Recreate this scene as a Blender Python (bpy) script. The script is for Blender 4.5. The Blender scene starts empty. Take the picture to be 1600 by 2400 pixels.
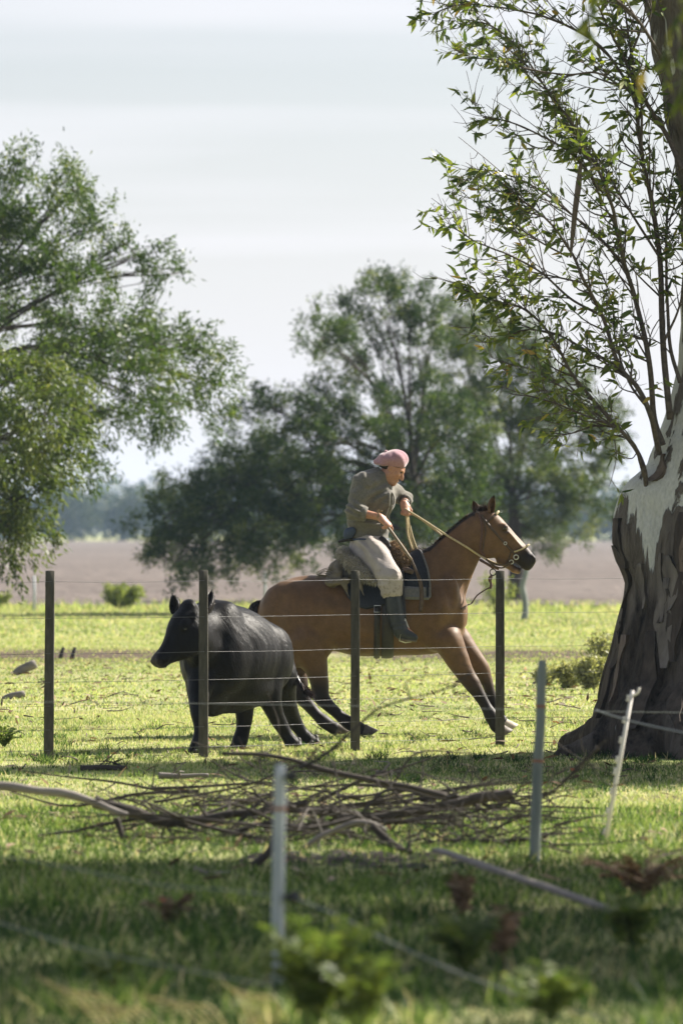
import bpy, math, random
import numpy as np
from mathutils import Vector, Matrix

random.seed(7)
RNG = np.random.default_rng(11)
sc = bpy.context.scene

# ------------------------------------------------------------------ camera
F = 12000.0          # focal length in photo pixels (photo is 1600 x 2400)
HZ = 1240.0          # photo row of the horizon
CH = 1.70            # eye height in metres
cam_d = bpy.data.cameras.new('camera')
cam = bpy.data.objects.new('camera', cam_d)
sc.collection.objects.link(cam)
cam.location = (0, 0, CH)
cam.rotation_euler = (math.radians(90), 0, 0)
cam_d.sensor_fit = 'VERTICAL'
cam_d.sensor_height = 36.0
cam_d.lens = 36.0 * F / 2400.0
cam_d.shift_y = (HZ - 1200.0) / 2400.0
cam_d.clip_start = 0.5
cam_d.clip_end = 9000
cam_d.dof.use_dof = True
cam_d.dof.focus_distance = 41.5
cam_d.dof.aperture_fstop = 3.4
sc.camera = cam

# ------------------------------------------------------------------ sky, sun, exposure
SUN_AZ = math.radians(60)      # clockwise from the view direction (+Y) towards +X
SUN_EL = math.radians(38)
sun_dir = Vector((math.sin(SUN_AZ)*math.cos(SUN_EL), math.cos(SUN_AZ)*math.cos(SUN_EL), math.sin(SUN_EL)))
world = bpy.data.worlds.new('World'); sc.world = world
world.use_nodes = True
wn = world.node_tree; wn.nodes.clear()
w_out = wn.nodes.new('ShaderNodeOutputWorld')
w_bg = wn.nodes.new('ShaderNodeBackground')
w_sky = wn.nodes.new('ShaderNodeTexSky')
w_sky.sky_type = 'NISHITA'; w_sky.sun_disc = False
w_sky.sun_elevation = SUN_EL; w_sky.sun_rotation = SUN_AZ
w_sky.altitude = 50; w_sky.air_density = 1.0; w_sky.dust_density = 1.6; w_sky.ozone_density = 1.0
w_bg.inputs['Strength'].default_value = 0.05
# thin streaks of high cloud over the whole dome
w_tc = wn.nodes.new('ShaderNodeTexCoord')
w_map = wn.nodes.new('ShaderNodeMapping'); w_map.inputs['Scale'].default_value = (2.2, 2.2, 46.0)
w_map.inputs['Rotation'].default_value = (0, math.radians(1.2), 0)
w_map.inputs['Location'].default_value = (0.3, 0.0, 0.55)
w_noi = wn.nodes.new('ShaderNodeTexNoise')
w_noi.inputs['Scale'].default_value = 1.3; w_noi.inputs['Detail'].default_value = 5; w_noi.inputs['Roughness'].default_value = 0.45
w_rmp = wn.nodes.new('ShaderNodeMapRange')
w_rmp.inputs['From Min'].default_value = 0.36; w_rmp.inputs['From Max'].default_value = 0.66
w_rmp.inputs['To Min'].default_value = 0.35; w_rmp.inputs['To Max'].default_value = 1.0
w_mix = wn.nodes.new('ShaderNodeMix'); w_mix.data_type = 'RGBA'
w_hsv = wn.nodes.new('ShaderNodeHueSaturation'); w_hsv.inputs['Saturation'].default_value = 0.75
w_mix.inputs['B'].default_value = (8.5, 8.3, 8.75, 1)
L = wn.links.new
L(w_tc.outputs['Generated'], w_map.inputs['Vector']); L(w_map.outputs['Vector'], w_noi.inputs['Vector'])
# the veil thins with height as the path through it shortens
w_sep = wn.nodes.new('ShaderNodeSeparateXYZ'); L(w_tc.outputs['Generated'], w_sep.inputs[0])
w_abs = wn.nodes.new('ShaderNodeMath'); w_abs.operation = 'ABSOLUTE'; L(w_sep.outputs['Z'], w_abs.inputs[0])
w_den = wn.nodes.new('ShaderNodeMath'); w_den.operation = 'MULTIPLY_ADD'; w_den.inputs[1].default_value = 5.0; w_den.inputs[2].default_value = 1.0; L(w_abs.outputs[0], w_den.inputs[0])
w_div = wn.nodes.new('ShaderNodeMath'); w_div.operation = 'DIVIDE'
L(w_noi.outputs['Fac'], w_rmp.inputs['Value'])
w_low = wn.nodes.new('ShaderNodeMapRange'); w_low.inputs['From Min'].default_value = 0.0; w_low.inputs['From Max'].default_value = 0.17; w_low.inputs['To Min'].default_value = 1.0; w_low.inputs['To Max'].default_value = 0.0; L(w_abs.outputs[0], w_low.inputs['Value'])
w_max = wn.nodes.new('ShaderNodeMath'); w_max.operation = 'MAXIMUM'; L(w_rmp.outputs['Result'], w_max.inputs[0]); L(w_low.outputs['Result'], w_max.inputs[1]); L(w_max.outputs[0], w_div.inputs[0])
L(w_den.outputs[0], w_div.inputs[1]); L(w_div.outputs[0], w_mix.inputs['Factor'])
L(w_sky.outputs['Color'], w_hsv.inputs['Color']); L(w_hsv.outputs['Color'], w_mix.inputs['A'])
L(w_mix.outputs['Result'], w_bg.inputs['Color']); L(w_bg.outputs['Background'], w_out.inputs['Surface'])

sun_d = bpy.data.lights.new('sun', 'SUN'); sun_o = bpy.data.objects.new('sun', sun_d)
sc.collection.objects.link(sun_o)
sun_d.energy = 5.0; sun_d.angle = math.radians(0.55); sun_d.color = (1.0, 0.93, 0.82)
sun_o.location = (20, 20, 30)
sun_o.rotation_euler = (-sun_dir).to_track_quat('-Z', 'Y').to_euler()

sc.view_settings.view_transform = 'Standard'; sc.view_settings.look = 'None'
sc.view_settings.gamma = 1.0; sc.view_settings.use_curve_mapping = False
sc.view_settings.exposure = 1.35
cy = sc.cycles
cy.max_bounces = 7; cy.diffuse_bounces = 3; cy.glossy_bounces = 2; cy.transmission_bounces = 3
cy.transparent_max_bounces = 6; cy.volume_bounces = 0
cy.use_denoising = True; cy.use_adaptive_sampling = False
cy.caustics_reflective = False; cy.caustics_refractive = False
# ------------------------------------------------------------------ helpers
def P(px, py, Y):
    """photo pixel at a given distance -> world point"""
    return np.array([(px-800.0)*Y/F, Y, CH-(py-HZ)*Y/F])
def GY(py):            # distance of the flat ground seen at a photo row
    return F*CH/(py-HZ)
def G(px, py, h=0.0):  # ground point seen at a pixel, lifted by h
    Y = GY(py); return np.array([(px-800.0)*Y/F, Y, h])

ORG = {}
def link(o, parent=None):
    sc.collection.objects.link(o)
    if parent is not None: o.parent = parent
    return o
def tag(o, label=None, cat=None, group=None, kind=None):
    if label: o['label'] = label
    if cat: o['category'] = cat
    if group: o['group'] = group
    if kind: o['kind'] = kind
    return o
def empty(name, loc, label=None, cat=None, group=None):
    o = bpy.data.objects.new(name, None); o.empty_display_size = 0.2
    o.location = [float(v) for v in loc]; link(o); ORG[o] = np.array(loc, float)
    return tag(o, label, cat, group)

def obj_np(name, V, faces, m, parent=None, smooth=True, rnd=None, col=None, org=None):
    """faces: list of int arrays (n,3) / (n,4) over the same vertex array V (world coordinates)"""
    V = np.asarray(V, np.float64)
    if parent is not None: o0 = ORG[parent]
    elif org is not None: o0 = np.array(org, float)
    else: o0 = np.zeros(3)
    me = bpy.data.meshes.new(name)
    if not isinstance(faces, (list, tuple)): faces = [faces]
    faces = [np.asarray(f, np.int32) for f in faces if len(f)]
    nl = sum(f.size for f in faces); npoly = sum(len(f) for f in faces)
    me.vertices.add(len(V)); me.loops.add(nl); me.polygons.add(npoly)
    me.vertices.foreach_set('co', (V-o0).astype(np.float32).ravel())
    me.loops.foreach_set('vertex_index', np.concatenate([f.ravel() for f in faces]))
    tot = np.concatenate([np.full(len(f), f.shape[1], np.int32) for f in faces])
    st = np.concatenate([[0], np.cumsum(tot)[:-1]]).astype(np.int32)
    me.polygons.foreach_set('loop_start', st)
    me.polygons.foreach_set('loop_total', tot)
    if smooth: me.polygons.foreach_set('use_smooth', np.ones(npoly, bool))
    if rnd is not None:
        a = me.attributes.new('rnd', 'FLOAT', 'POINT'); a.data.foreach_set('value', np.asarray(rnd, np.float32))
    if col is not None:
        a = me.attributes.new('coat', 'FLOAT_COLOR', 'POINT')
        c = np.ones((len(V), 4), np.float32); c[:, :3] = col; a.data.foreach_set('color', c.ravel())
    me.update(calc_edges=True); me.validate()
    if m is not None: me.materials.append(m)
    o = bpy.data.objects.new(name, me)
    link(o, parent)
    ORG[o] = o0
    if parent is None: o.location = o0
    return o

def nrm(v):
    v = np.asarray(v, float); n = np.linalg.norm(v, axis=-1, keepdims=True); return v/np.maximum(n, 1e-9)
def smooth_path(pts, n):
    """Catmull-Rom through pts (k,d) sampled at n points"""
    p = np.asarray(pts, float)
    if len(p) == 2:
        t = np.linspace(0, 1, n)[:, None]; return p[0]*(1-t)+p[1]*t
    q = np.vstack([2*p[0]-p[1], p, 2*p[-1]-p[-2]])
    seg = len(p)-1; t = np.linspace(0, seg, n); i = np.minimum(t.astype(int), seg-1); u = (t-i)[:, None]
    a, b, c, d = q[i], q[i+1], q[i+2], q[i+3]
    return 0.5*((2*b)+(-a+c)*u+(2*a-5*b+4*c-d)*u**2+(-a+3*b-3*c+d)*u**3)

class MB:
    """mesh builder: collects tubes, boxes, strips in world coordinates"""
    def __init__(s): s.V = []; s.Q = []; s.T = []; s.R = []; s.n = 0
    def add(s, V, Q=None, T=None, r=0.5):
        V = np.asarray(V, float)
        if Q is not None and len(Q): s.Q.append(np.asarray(Q)+s.n)
        if T is not None and len(T): s.T.append(np.asarray(T)+s.n)
        s.V.append(V); s.R.append(np.full(len(V), r) if np.isscalar(r) else r); s.n += len(V)
    def tube(s, pts, rad, sides=6, r=0.5, cap=True, flat=None, ref=None):
        pts = np.asarray(pts, float); k = len(pts)
        rad = np.broadcast_to(np.asarray(rad, float), (k,)) if np.ndim(rad) == 0 or len(np.atleast_1d(rad)) == k else np.interp(np.linspace(0, 1, k), np.linspace(0, 1, len(rad)), rad)
        t = np.gradient(pts, axis=0); t = nrm(t)
        r0 = np.array([0, 0, 1.0]) if ref is None else np.asarray(ref, float)
        if abs(np.dot(t.mean(0)/max(np.linalg.norm(t.mean(0)), 1e-9), r0)) > 0.9: r0 = np.array([1.0, 0, 0]) if ref is None else r0
        a = nrm(np.cross(t, r0)); b = np.cross(a, t)
        th = np.linspace(0, 2*np.pi, sides, endpoint=False)
        fl = 1.0 if flat is None else flat
        V = pts[:, None] + rad[:, None, None]*(a[:, None]*np.cos(th)[None, :, None] + fl*b[:, None]*np.sin(th)[None, :, None])
        V = V.reshape(-1, 3)
        i = np.arange(k-1)[:, None]*sides; j = np.arange(sides)[None]; j2 = (j+1) % sides
        Q = np.stack([i+j, i+j2, i+sides+j2, i+sides+j], -1).reshape(-1, 4)
        T = []
        if cap:
            V = np.vstack([V, pts[:1], pts[-1:]]); c0 = k*sides; c1 = c0+1
            jj = np.arange(sides); j2 = (jj+1) % sides
            T = np.vstack([np.stack([np.full(sides, c0), j2, jj], -1), np.stack([np.full(sides, c1), (k-1)*sides+jj, (k-1)*sides+j2], -1)])
        s.add(V, Q, T, r)
    def box(s, c, half, rot=None, r=0.5, taper=1.0):
        c = np.asarray(c, float); hx, hy, hz = half
        v = np.array([[x*(taper if z > 0 else 1), y*(taper if z > 0 else 1), z] for z in (-hz, hz) for (x, y) in ((-hx, -hy), (hx, -hy), (hx, hy), (-hx, hy))])
        if rot is not None: v = v @ np.asarray(rot).T
        s.add(v+c, [[3, 2, 1, 0], [4, 5, 6, 7], [0, 1, 5, 4], [1, 2, 6, 5], [2, 3, 7, 6], [3, 0, 4, 7]], None, r)
    def build(s, name, m, parent=None, smooth=True, org=None):
        V = np.vstack(s.V); fs = []
        if s.Q: fs.append(np.vstack(s.Q))
        if s.T: fs.append(np.vstack(s.T))
        return obj_np(name, V, fs, m, parent, smooth, rnd=np.concatenate(s.R), org=org)

def frame(d, up=(0, 0, 1)):
    """rotation matrix whose local z runs along d"""
    z = nrm(d); x = np.cross(up, z)
    if np.linalg.norm(x) < 1e-4: x = np.cross((0, 1, 0), z)
    x = nrm(x); y = np.cross(z, x); return np.stack([x, y, z], 1)

# leaves and strands -------------------------------------------------------
def leaf_mesh(pos, dirs, nor, length, width, rnd, bend=0.25, seg=2):
    """many lance-shaped leaves: pos (n,3) base, dirs long axis, nor face normal; two quads + tips each"""
    n = len(pos); d = nrm(dirs); w = nrm(np.cross(d, nor)); m = np.cross(w, d)
    length = np.broadcast_to(length, (n,)); width = np.broadcast_to(width, (n,))
    if seg == 1:
        prof = [(0, 0, 0), (0.45, 0.5, 1), (0.45, -0.5, 1), (1, 0, 2)]; faces = np.array([[0, 1, 3, 2]])
    else:
        prof = [(0, 0, 0), (0.3, 0.5, 1), (0.3, -0.5, 1), (0.65, 0.36, 2), (0.65, -0.36, 2), (1, 0, 3)]
        faces = None
    V = np.zeros((n, len(prof), 3))
    for i, (t, s_, _) in enumerate(prof):
        V[:, i] = pos + d*(length*t)[:, None] + w*(width*s_)[:, None] - m*(length*bend*t*t)[:, None]
    base = (np.arange(n)*len(prof))[:, None]
    if seg == 1: Q = (base[:, None]+faces[None]).reshape(-1, 4); T = np.zeros((0, 3), int)
    else:
        Q = base+np.array([[1, 3, 4, 2]]); T = np.vstack([base+np.array([[0, 1, 2]]), base+np.array([[3, 5, 4]])])
    return V.reshape(-1, 3), Q, T, np.repeat(rnd, len(prof))

def strands(pos, dirs, length, width, rnd, gravity=0.0, side=None):
    """thin hair / grass blades: three-point tapered strips"""
    n = len(pos); d = nrm(dirs)
    if side is None:
        side = np.cross(d, RNG.normal(size=(n, 3)))
    w = nrm(side)
    length = np.broadcast_to(length, (n,))[:, None]; width = np.broadcast_to(width, (n,))[:, None]
    g = np.array([0, 0, -1.0])*gravity
    p1 = pos+d*length*0.5+g*length*0.12; p2 = pos+d*length*0.95+g*length*0.5
    V = np.stack([pos-w*width*.5, pos+w*width*.5, p1+w*width*.4, p1-w*width*.4, p2], 1)
    b = (np.arange(n)*5)[:, None]
    return V.reshape(-1, 3), b+np.array([[0, 1, 2, 3]]), b+np.array([[3, 2, 4]]), np.repeat(rnd, 5)

# smooth value noise on arrays ---------------------------------------------
_ph = np.random.default_rng(3).uniform(0, 6.28, (24, 4)); _fr = np.random.default_rng(4).normal(size=(24, 3))
def wob(p, scale=1.0, n=10, off=0):
    p = np.asarray(p)*scale; o = 0
    for i in range(n):
        k = (i+off) % 24
        o = o+np.sin(p @ _fr[k]*(1.0+0.35*i)+_ph[k, 0])/(1+0.25*i)
    return o/ (n*0.45)

# ------------------------------------------------------------------ materials
def mat(name):
    m = bpy.data.materials.new(name); m.use_nodes = True; nt = m.node_tree
    return m, nt, nt.nodes['Principled BSDF']
def ramp(nt, stops):
    r = nt.nodes.new('ShaderNodeValToRGB'); e = r.color_ramp.elements
    while len(e) > 1: e.remove(e[-1])
    e[0].position = stops[0][0]; e[0].color = (*stops[0][1], 1)
    for p, c in stops[1:]:
        x = e.new(p); x.color = (*c, 1)
    return r
def noise(nt, scale, detail=4, rough=0.55, vec=None, stretch=None, dist=0.0):
    n = nt.nodes.new('ShaderNodeTexNoise'); n.inputs['Scale'].default_value = scale
    n.inputs['Detail'].default_value = detail; n.inputs['Roughness'].default_value = rough; n.inputs['Distortion'].default_value = dist
    tc = nt.nodes.new('ShaderNodeTexCoord'); src = tc.outputs['Object'] if vec is None else vec
    if stretch is not None:
        mp = nt.nodes.new('ShaderNodeMapping'); mp.inputs['Scale'].default_value = stretch
        nt.links.new(src, mp.inputs['Vector']); src = mp.outputs['Vector']
    nt.links.new(src, n.inputs['Vector']); return n
def bump(nt, b, height, strength=0.3, dist=0.01):
    bp = nt.nodes.new('ShaderNodeBump'); bp.inputs['Strength'].default_value = strength; bp.inputs['Distance'].default_value = dist
    nt.links.new(height, bp.inputs['Height']); nt.links.new(bp.outputs['Normal'], b.inputs['Normal']); return bp
def mixc(nt, fac, a, b, mode='MIX'):
    m = nt.nodes.new('ShaderNodeMix'); m.data_type = 'RGBA'; m.blend_type = mode
    for k, v in (('Factor', fac), ('A', a), ('B', b)):
        if isinstance(v, (int, float)): m.inputs[k].default_value = v
        elif isinstance(v, tuple): m.inputs[k].default_value = (*v, 1)
        else: nt.links.new(v, m.inputs[k])
    return m.outputs['Result']
def simple(name, c1, c2, scale=20, rough=0.6, bmp=0.3, bdist=0.005, stretch=None, metal=0.0, spec=0.4, sheen=0.0):
    m, nt, b = mat(name)
    n = noise(nt, scale, 5, 0.6, stretch=stretch)
    r = ramp(nt, [(0.3, c1), (0.7, c2)]); nt.links.new(n.outputs['Fac'], r.inputs['Fac'])
    nt.links.new(r.outputs['Color'], b.inputs['Base Color'])
    b.inputs['Roughness'].default_value = rough; b.inputs['Metallic'].default_value = metal
    b.inputs['Specular IOR Level'].default_value = spec
    if sheen: b.inputs['Sheen Weight'].default_value = sheen; b.inputs['Sheen Roughness'].default_value = 0.4
    if bmp: bump(nt, b, n.outputs['Fac'], bmp, bdist)
    return m
def leaf_mat(name, stops, trans=0.45, rough=0.45, tcol=(1.25, 1.25, 0.6), spec=0.35):
    """two-sided leaf: diffuse and gloss plus light passing through; colour varies leaf by leaf"""
    m, nt, b = mat(name)
    a = nt.nodes.new('ShaderNodeAttribute'); a.attribute_name = 'rnd'
    r = ramp(nt, stops); nt.links.new(a.outputs['Fac'], r.inputs['Fac'])
    nt.links.new(r.outputs['Color'], b.inputs['Base Color'])
    b.inputs['Roughness'].default_value = rough; b.inputs['Specular IOR Level'].default_value = spec
    tr = nt.nodes.new('ShaderNodeBsdfTranslucent')
    c = mixc(nt, 1.0, r.outputs['Color'], tcol, 'MULTIPLY')
    nt.links.new(c, tr.inputs['Color'])
    mx = nt.nodes.new('ShaderNodeMixShader'); mx.inputs['Fac'].default_value = trans
    nt.links.new(b.outputs['BSDF'], mx.inputs[1]); nt.links.new(tr.outputs['BSDF'], mx.inputs[2])
    nt.links.new(mx.outputs['Shader'], nt.nodes['Material Output'].inputs['Surface'])
    return m
def lay_vec(nt, d):
    """object coordinates turned so that the third axis runs along the lie of the hair (and is stretched)"""
    d = nrm(d); a = nrm(np.cross(d, (0.3, 0.9, 0.2))); b2 = np.cross(d, a)
    tc = nt.nodes.new('ShaderNodeTexCoord'); cx = nt.nodes.new('ShaderNodeCombineXYZ')
    for v, k, o in ((a, 1.0, 'X'), (b2, 1.0, 'Y'), (d, 0.25, 'Z')):
        n = nt.nodes.new('ShaderNodeVectorMath'); n.operation = 'DOT_PRODUCT'; n.inputs[1].default_value = [float(x*k) for x in v]
        nt.links.new(tc.outputs['Object'], n.inputs[0]); nt.links.new(n.outputs['Value'], cx.inputs[o])
    return cx.outputs['Vector']
def coat_mat(name, rough=0.5, sheen=0.3, hair=260, bstr=0.25, tint=0.25, spec=0.35, sheen_col=(1, 0.9, 0.8), lay=None, bd=0.004):
    """animal coat or cloth whose base colour comes from the mesh, with fine grain"""
    m, nt, b = mat(name)
    a = nt.nodes.new('ShaderNodeAttribute'); a.attribute_name = 'coat'
    n = noise(nt, 14, 5, 0.6); n2 = noise(nt, hair, 3, 0.6, stretch=(1, 1, 0.35), vec=(None if lay is None else lay_vec(nt, lay)))
    v = ramp(nt, [(0.25, (1-tint,)*3), (0.75, (1+tint,)*3)]); nt.links.new(n.outputs['Fac'], v.inputs['Fac'])
    c = mixc(nt, 1.0, a.outputs['Color'], v.outputs['Color'], 'MULTIPLY')
    v2 = ramp(nt, [(0.3, (0.75,)*3), (0.7, (1.2,)*3)]); nt.links.new(n2.outputs['Fac'], v2.inputs['Fac'])
    c = mixc(nt, 1.0, c, v2.outputs['Color'], 'MULTIPLY')
    nt.links.new(c, b.inputs['Base Color'])
    b.inputs['Roughness'].default_value = rough; b.inputs['Specular IOR Level'].default_value = spec
    b.inputs['Sheen Weight'].default_value = sheen; b.inputs['Sheen Roughness'].default_value = 0.35
    b.inputs['Sheen Tint'].default_value = (*sheen_col, 1)
    bump(nt, b, n2.outputs['Fac'], bstr, bd)
    return m
# ------------------------------------------------------------------ implicit bodies: smooth unions meshed by surface nets
class Body:
    def __init__(s, lo, hi, vox):
        s.lo = np.array(lo, float); s.v = vox
        s.n = np.ceil((np.array(hi)-s.lo)/vox).astype(int)+1
        s.f = np.full(s.n, 1.0, np.float32)
    def region(s, lo, hi):
        a = np.clip(np.floor((np.asarray(lo)-s.lo)/s.v).astype(int), 0, s.n-1)
        b = np.clip(np.ceil((np.asarray(hi)-s.lo)/s.v).astype(int)+1, 1, s.n)
        if np.any(b <= a): return None, None
        ax = [(s.lo[i]+s.v*np.arange(a[i], b[i])).astype(np.float32) for i in range(3)]
        X, Y, Z = np.meshgrid(*ax, indexing='ij')
        return (slice(a[0], b[0]), slice(a[1], b[1]), slice(a[2], b[2])), np.stack([X, Y, Z], -1)
    def comb(s, sl, d, k, op='u'):
        a = s.f[sl]
        if op == 'u':
            h = np.clip(0.5+0.5*(d-a)/k, 0, 1); s.f[sl] = d*(1-h)+a*h-k*h*(1-h)
        else:          # carve
            h = np.clip(0.5-0.5*(a+d)/k, 0, 1); s.f[sl] = a*(1-h)-d*h+k*h*(1-h)
    def cone(s, a, b, ra, rb, k=0.03, op='u', flat=None):
        """tapered capsule; flat=(axis, ratio) squeezes it along a direction"""
        a = np.asarray(a, float); b = np.asarray(b, float); m = max(ra, rb)*(max(1, 1/flat[1]) if flat else 1)*1.0+k+3*s.v
        if flat: m = max(ra, rb)*max(1.0, flat[1])+k+3*s.v
        sl, p = s.region(np.minimum(a, b)-m, np.maximum(a, b)+m)
        if sl is None: return
        ba = b-a; pa = p-a
        if flat:
            w = nrm(flat[0]); r = flat[1]
            q = pa @ w; qa = ba @ w; pa = pa+(q*(1/r-1))[..., None]*w; ba = ba+qa*(1/r-1)*w
        t = np.clip((pa @ ba)/max(ba @ ba, 1e-9), 0, 1)
        d = np.linalg.norm(pa-t[..., None]*ba, axis=-1)-(ra+(rb-ra)*t)
        if flat: d = d*min(1.0, flat[1]) if flat[1] < 1 else d
        s.comb(sl, d.astype(np.float32), k, op)
    def chain(s, pts, rs, k=0.03, flat=None, n=0):
        pts = np.asarray(pts, float); rs = np.asarray(rs, float)
        if n:
            q = smooth_path(np.column_stack([pts, rs]), n); pts, rs = q[:, :3], q[:, 3]
        for i in range(len(pts)-1): s.cone(pts[i], pts[i+1], rs[i], rs[i+1], k, flat=flat)
    def ball(s, c, r, k=0.03, op='u', R=None):
        """ellipsoid with radii r in the frame R (columns are axes)"""
        c = np.asarray(c, float); r = np.asarray(r, float); m = r.max()+k+3*s.v
        sl, p = s.region(c-m, c+m)
        if sl is None: return
        q = p-c
        if R is not None: q = q @ np.asarray(R)
        k0 = np.linalg.norm(q/r, axis=-1); k1 = np.linalg.norm(q/(r*r), axis=-1)
        d = k0*(k0-1)/np.maximum(k1, 1e-6)
        s.comb(sl, d.astype(np.float32), k, op)
    def loft(s, top, bot, wid, side, k=0.03, pad=0.0, e=2.0):
        """solid between two profile polylines (k,3) in one plane; wid: list of half-widths spread along the axis; side: sideways unit vector"""
        top = np.asarray(top, float); bot = np.asarray(bot, float); side = nrm(side)
        A = (top[0]+bot[0])/2; B = (top[-1]+bot[-1])/2; u = nrm(B-A); v = nrm(np.cross(side, u))
        if (top.mean(0)-bot.mean(0)) @ v < 0: v = -v
        tt, ot = (top-A) @ u, (top-A) @ v; tb, ob = (bot-A) @ u, (bot-A) @ v
        t0 = min(tt.min(), tb.min()); t1 = max(tt.max(), tb.max())
        ts = np.linspace(t0, t1, 160)
        def curve(tx, ox):
            o = np.argsort(tx); q = smooth_path(np.column_stack([tx[o], ox[o]]), 240); return np.interp(ts, np.maximum.accumulate(q[:, 0]), q[:, 1])
        ct = curve(tt, ot)+pad; cb = curve(tb, ob)-pad
        w = np.asarray(wid, float)
        if w.ndim == 1: w = np.column_stack([np.linspace(0, 1, len(w)), w])
        wq = smooth_path(w, 200); cw = np.interp((ts-t0)/(t1-t0), np.maximum.accumulate(wq[:, 0]), wq[:, 1])+pad
        c = (ct+cb)/2; r = np.maximum((ct-cb)/2, 0.004)
        s.last = dict(A=A, u=u, v=v, side=side, ts=ts, c=c, r=r, w=cw)
        m = cw.max()+k+3*s.v
        allp = np.vstack([top, bot]); sl, p = s.region(allp.min(0)-m, allp.max(0)+m)
        q = p-A; t = q @ u; a = q @ v; b = q @ side
        cc = np.interp(t, ts, c); rr = np.interp(t, ts, r); ww = np.interp(t, ts, cw)
        g = (np.abs((a-cc)/rr)**e+np.abs(b/ww)**e)**(1/e)
        d = (g-1)*np.minimum(rr, ww)
        d = np.maximum(d, np.maximum(t0-t, t-t1))
        s.comb(sl, d.astype(np.float32), k)
    def mesh(s):
        f = s.f; n = np.array(f.shape)
        ins = f < 0
        c = np.zeros(n-1, np.int8)
        for i in (0, 1):
            for j in (0, 1):
                for l in (0, 1):
                    c += ins[i:n[0]-1+i, j:n[1]-1+j, l:n[2]-1+l]
        act = (c > 0) & (c < 8)
        idx = np.full(n-1, -1, np.int64); cells = np.argwhere(act); idx[act] = np.arange(len(cells))
        acc = np.zeros((len(cells), 3)); cnt = np.zeros(len(cells))
        ci, cj, ck = cells.T
        for ax in range(3):
            o1, o2 = [a for a in range(3) if a != ax]
            for x in (0, 1):
                for y in (0, 1):
                    a = np.zeros((len(cells), 3), int); a[:, o1] = x; a[:, o2] = y; b = a.copy(); b[:, ax] = 1
                    p0 = cells+a; p1 = cells+b
                    f0 = f[tuple(p0.T)]; f1 = f[tuple(p1.T)]; m = (f0 < 0) != (f1 < 0)
                    t = np.where(m, f0/np.where(m, f0-f1, 1), 0)
                    pt = a.astype(float); pt[:, ax] = t
                    acc += pt*m[:, None]; cnt += m
        V = s.lo+(cells+acc/cnt[:, None])*s.v
        Q = []
        for ax in range(3):
            o1, o2 = [(1, 2), (2, 0), (0, 1)][ax]
            sa = [slice(None)]*3; sb = [slice(None)]*3; sa[ax] = slice(0, -1); sb[ax] = slice(1, None)
            cr = ins[tuple(sa)] != ins[tuple(sb)]
            e = np.argwhere(cr); ok = (e[:, o1] > 0) & (e[:, o2] > 0) & (e[:, o1] < n[o1]-1) & (e[:, o2] < n[o2]-1)
            e = e[ok]; fl = ins[tuple(e.T)]
            def at(d1, d2):
                q = e.copy(); q[:, o1] += d1; q[:, o2] += d2; return idx[tuple(q.T)]
            q = np.stack([at(-1, -1), at(0, -1), at(0, 0), at(-1, 0)], -1)
            q = np.where(fl[:, None], q, q[:, ::-1]); Q.append(q)
        Q = np.vstack(Q); Q = Q[(Q >= 0).all(1)]
        # two rounds of light smoothing take the voxel steps out
        for _ in range(2):
            acc = np.zeros_like(V); cnt = np.zeros(len(V))
            for a in range(4):
                np.add.at(acc, Q[:, a], V[Q[:, (a+1) % 4]]); np.add.at(cnt, Q[:, a], 1)
            V = 0.5*V+0.5*acc/np.maximum(cnt, 1)[:, None]
        return V, Q
def biggest(V, Q):
    """keep the largest connected piece of a quad mesh"""
    lab = np.arange(len(V))
    while True:
        m = lab[Q].min(1); new = lab.copy()
        for a in range(4): np.minimum.at(new, Q[:, a], m)
        new = new[new]
        if (new == lab).all(): break
        lab = new
    u, c = np.unique(lab, return_counts=True); keep = lab == u[c.argmax()]; idx = np.cumsum(keep)-1
    return V[keep], idx[Q[keep[Q].all(1)]]
def vnormals(V, Q):
    n = np.cross(V[Q[:, 2]]-V[Q[:, 0]], V[Q[:, 3]]-V[Q[:, 1]]); N = np.zeros_like(V)
    for a in range(4): np.add.at(N, Q[:, a], n)
    return nrm(N)
def scatter_on(V, Q, N, n, mask=None):
    """random points on a quad mesh, area weighted"""
    a = np.linalg.norm(np.cross(V[Q[:, 2]]-V[Q[:, 0]], V[Q[:, 3]]-V[Q[:, 1]]), axis=1)
    if mask is not None: a = a*mask[Q].mean(1)
    i = RNG.choice(len(Q), n, p=a/a.sum()); u = RNG.random((n, 2))
    w = np.stack([(1-u[:, 0])*(1-u[:, 1]), u[:, 0]*(1-u[:, 1]), u[:, 0]*u[:, 1], (1-u[:, 0])*u[:, 1]], 1)
    return (V[Q[i]]*w[..., None]).sum(1), nrm((N[Q[i]]*w[..., None]).sum(1))
# ------------------------------------------------------------------ ground, field, grass
M_ground, nt, b = mat('pasture_soil')
tc = nt.nodes.new('ShaderNodeTexCoord'); sp = nt.nodes.new('ShaderNodeSeparateXYZ'); nt.links.new(tc.outputs['Object'], sp.inputs[0])
n1 = noise(nt, .55, 6, .6); n2 = noise(nt, 7, 5, .65); n3 = noise(nt, .16, 4, .5, stretch=(1, 3, 1))
r1 = ramp(nt, [(.30, (.20, .235, .085)), (.50, (.30, .31, .14)), (.70, (.39, .36, .21))]); nt.links.new(n1.outputs['Fac'], r1.inputs['Fac'])
r2 = ramp(nt, [(.35, (.72, .72, .7)), (.65, (1.2, 1.2, 1.15))]); nt.links.new(n2.outputs['Fac'], r2.inputs['Fac'])
col = mixc(nt, 1.0, r1.outputs['Color'], r2.outputs['Color'], 'MULTIPLY')
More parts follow.
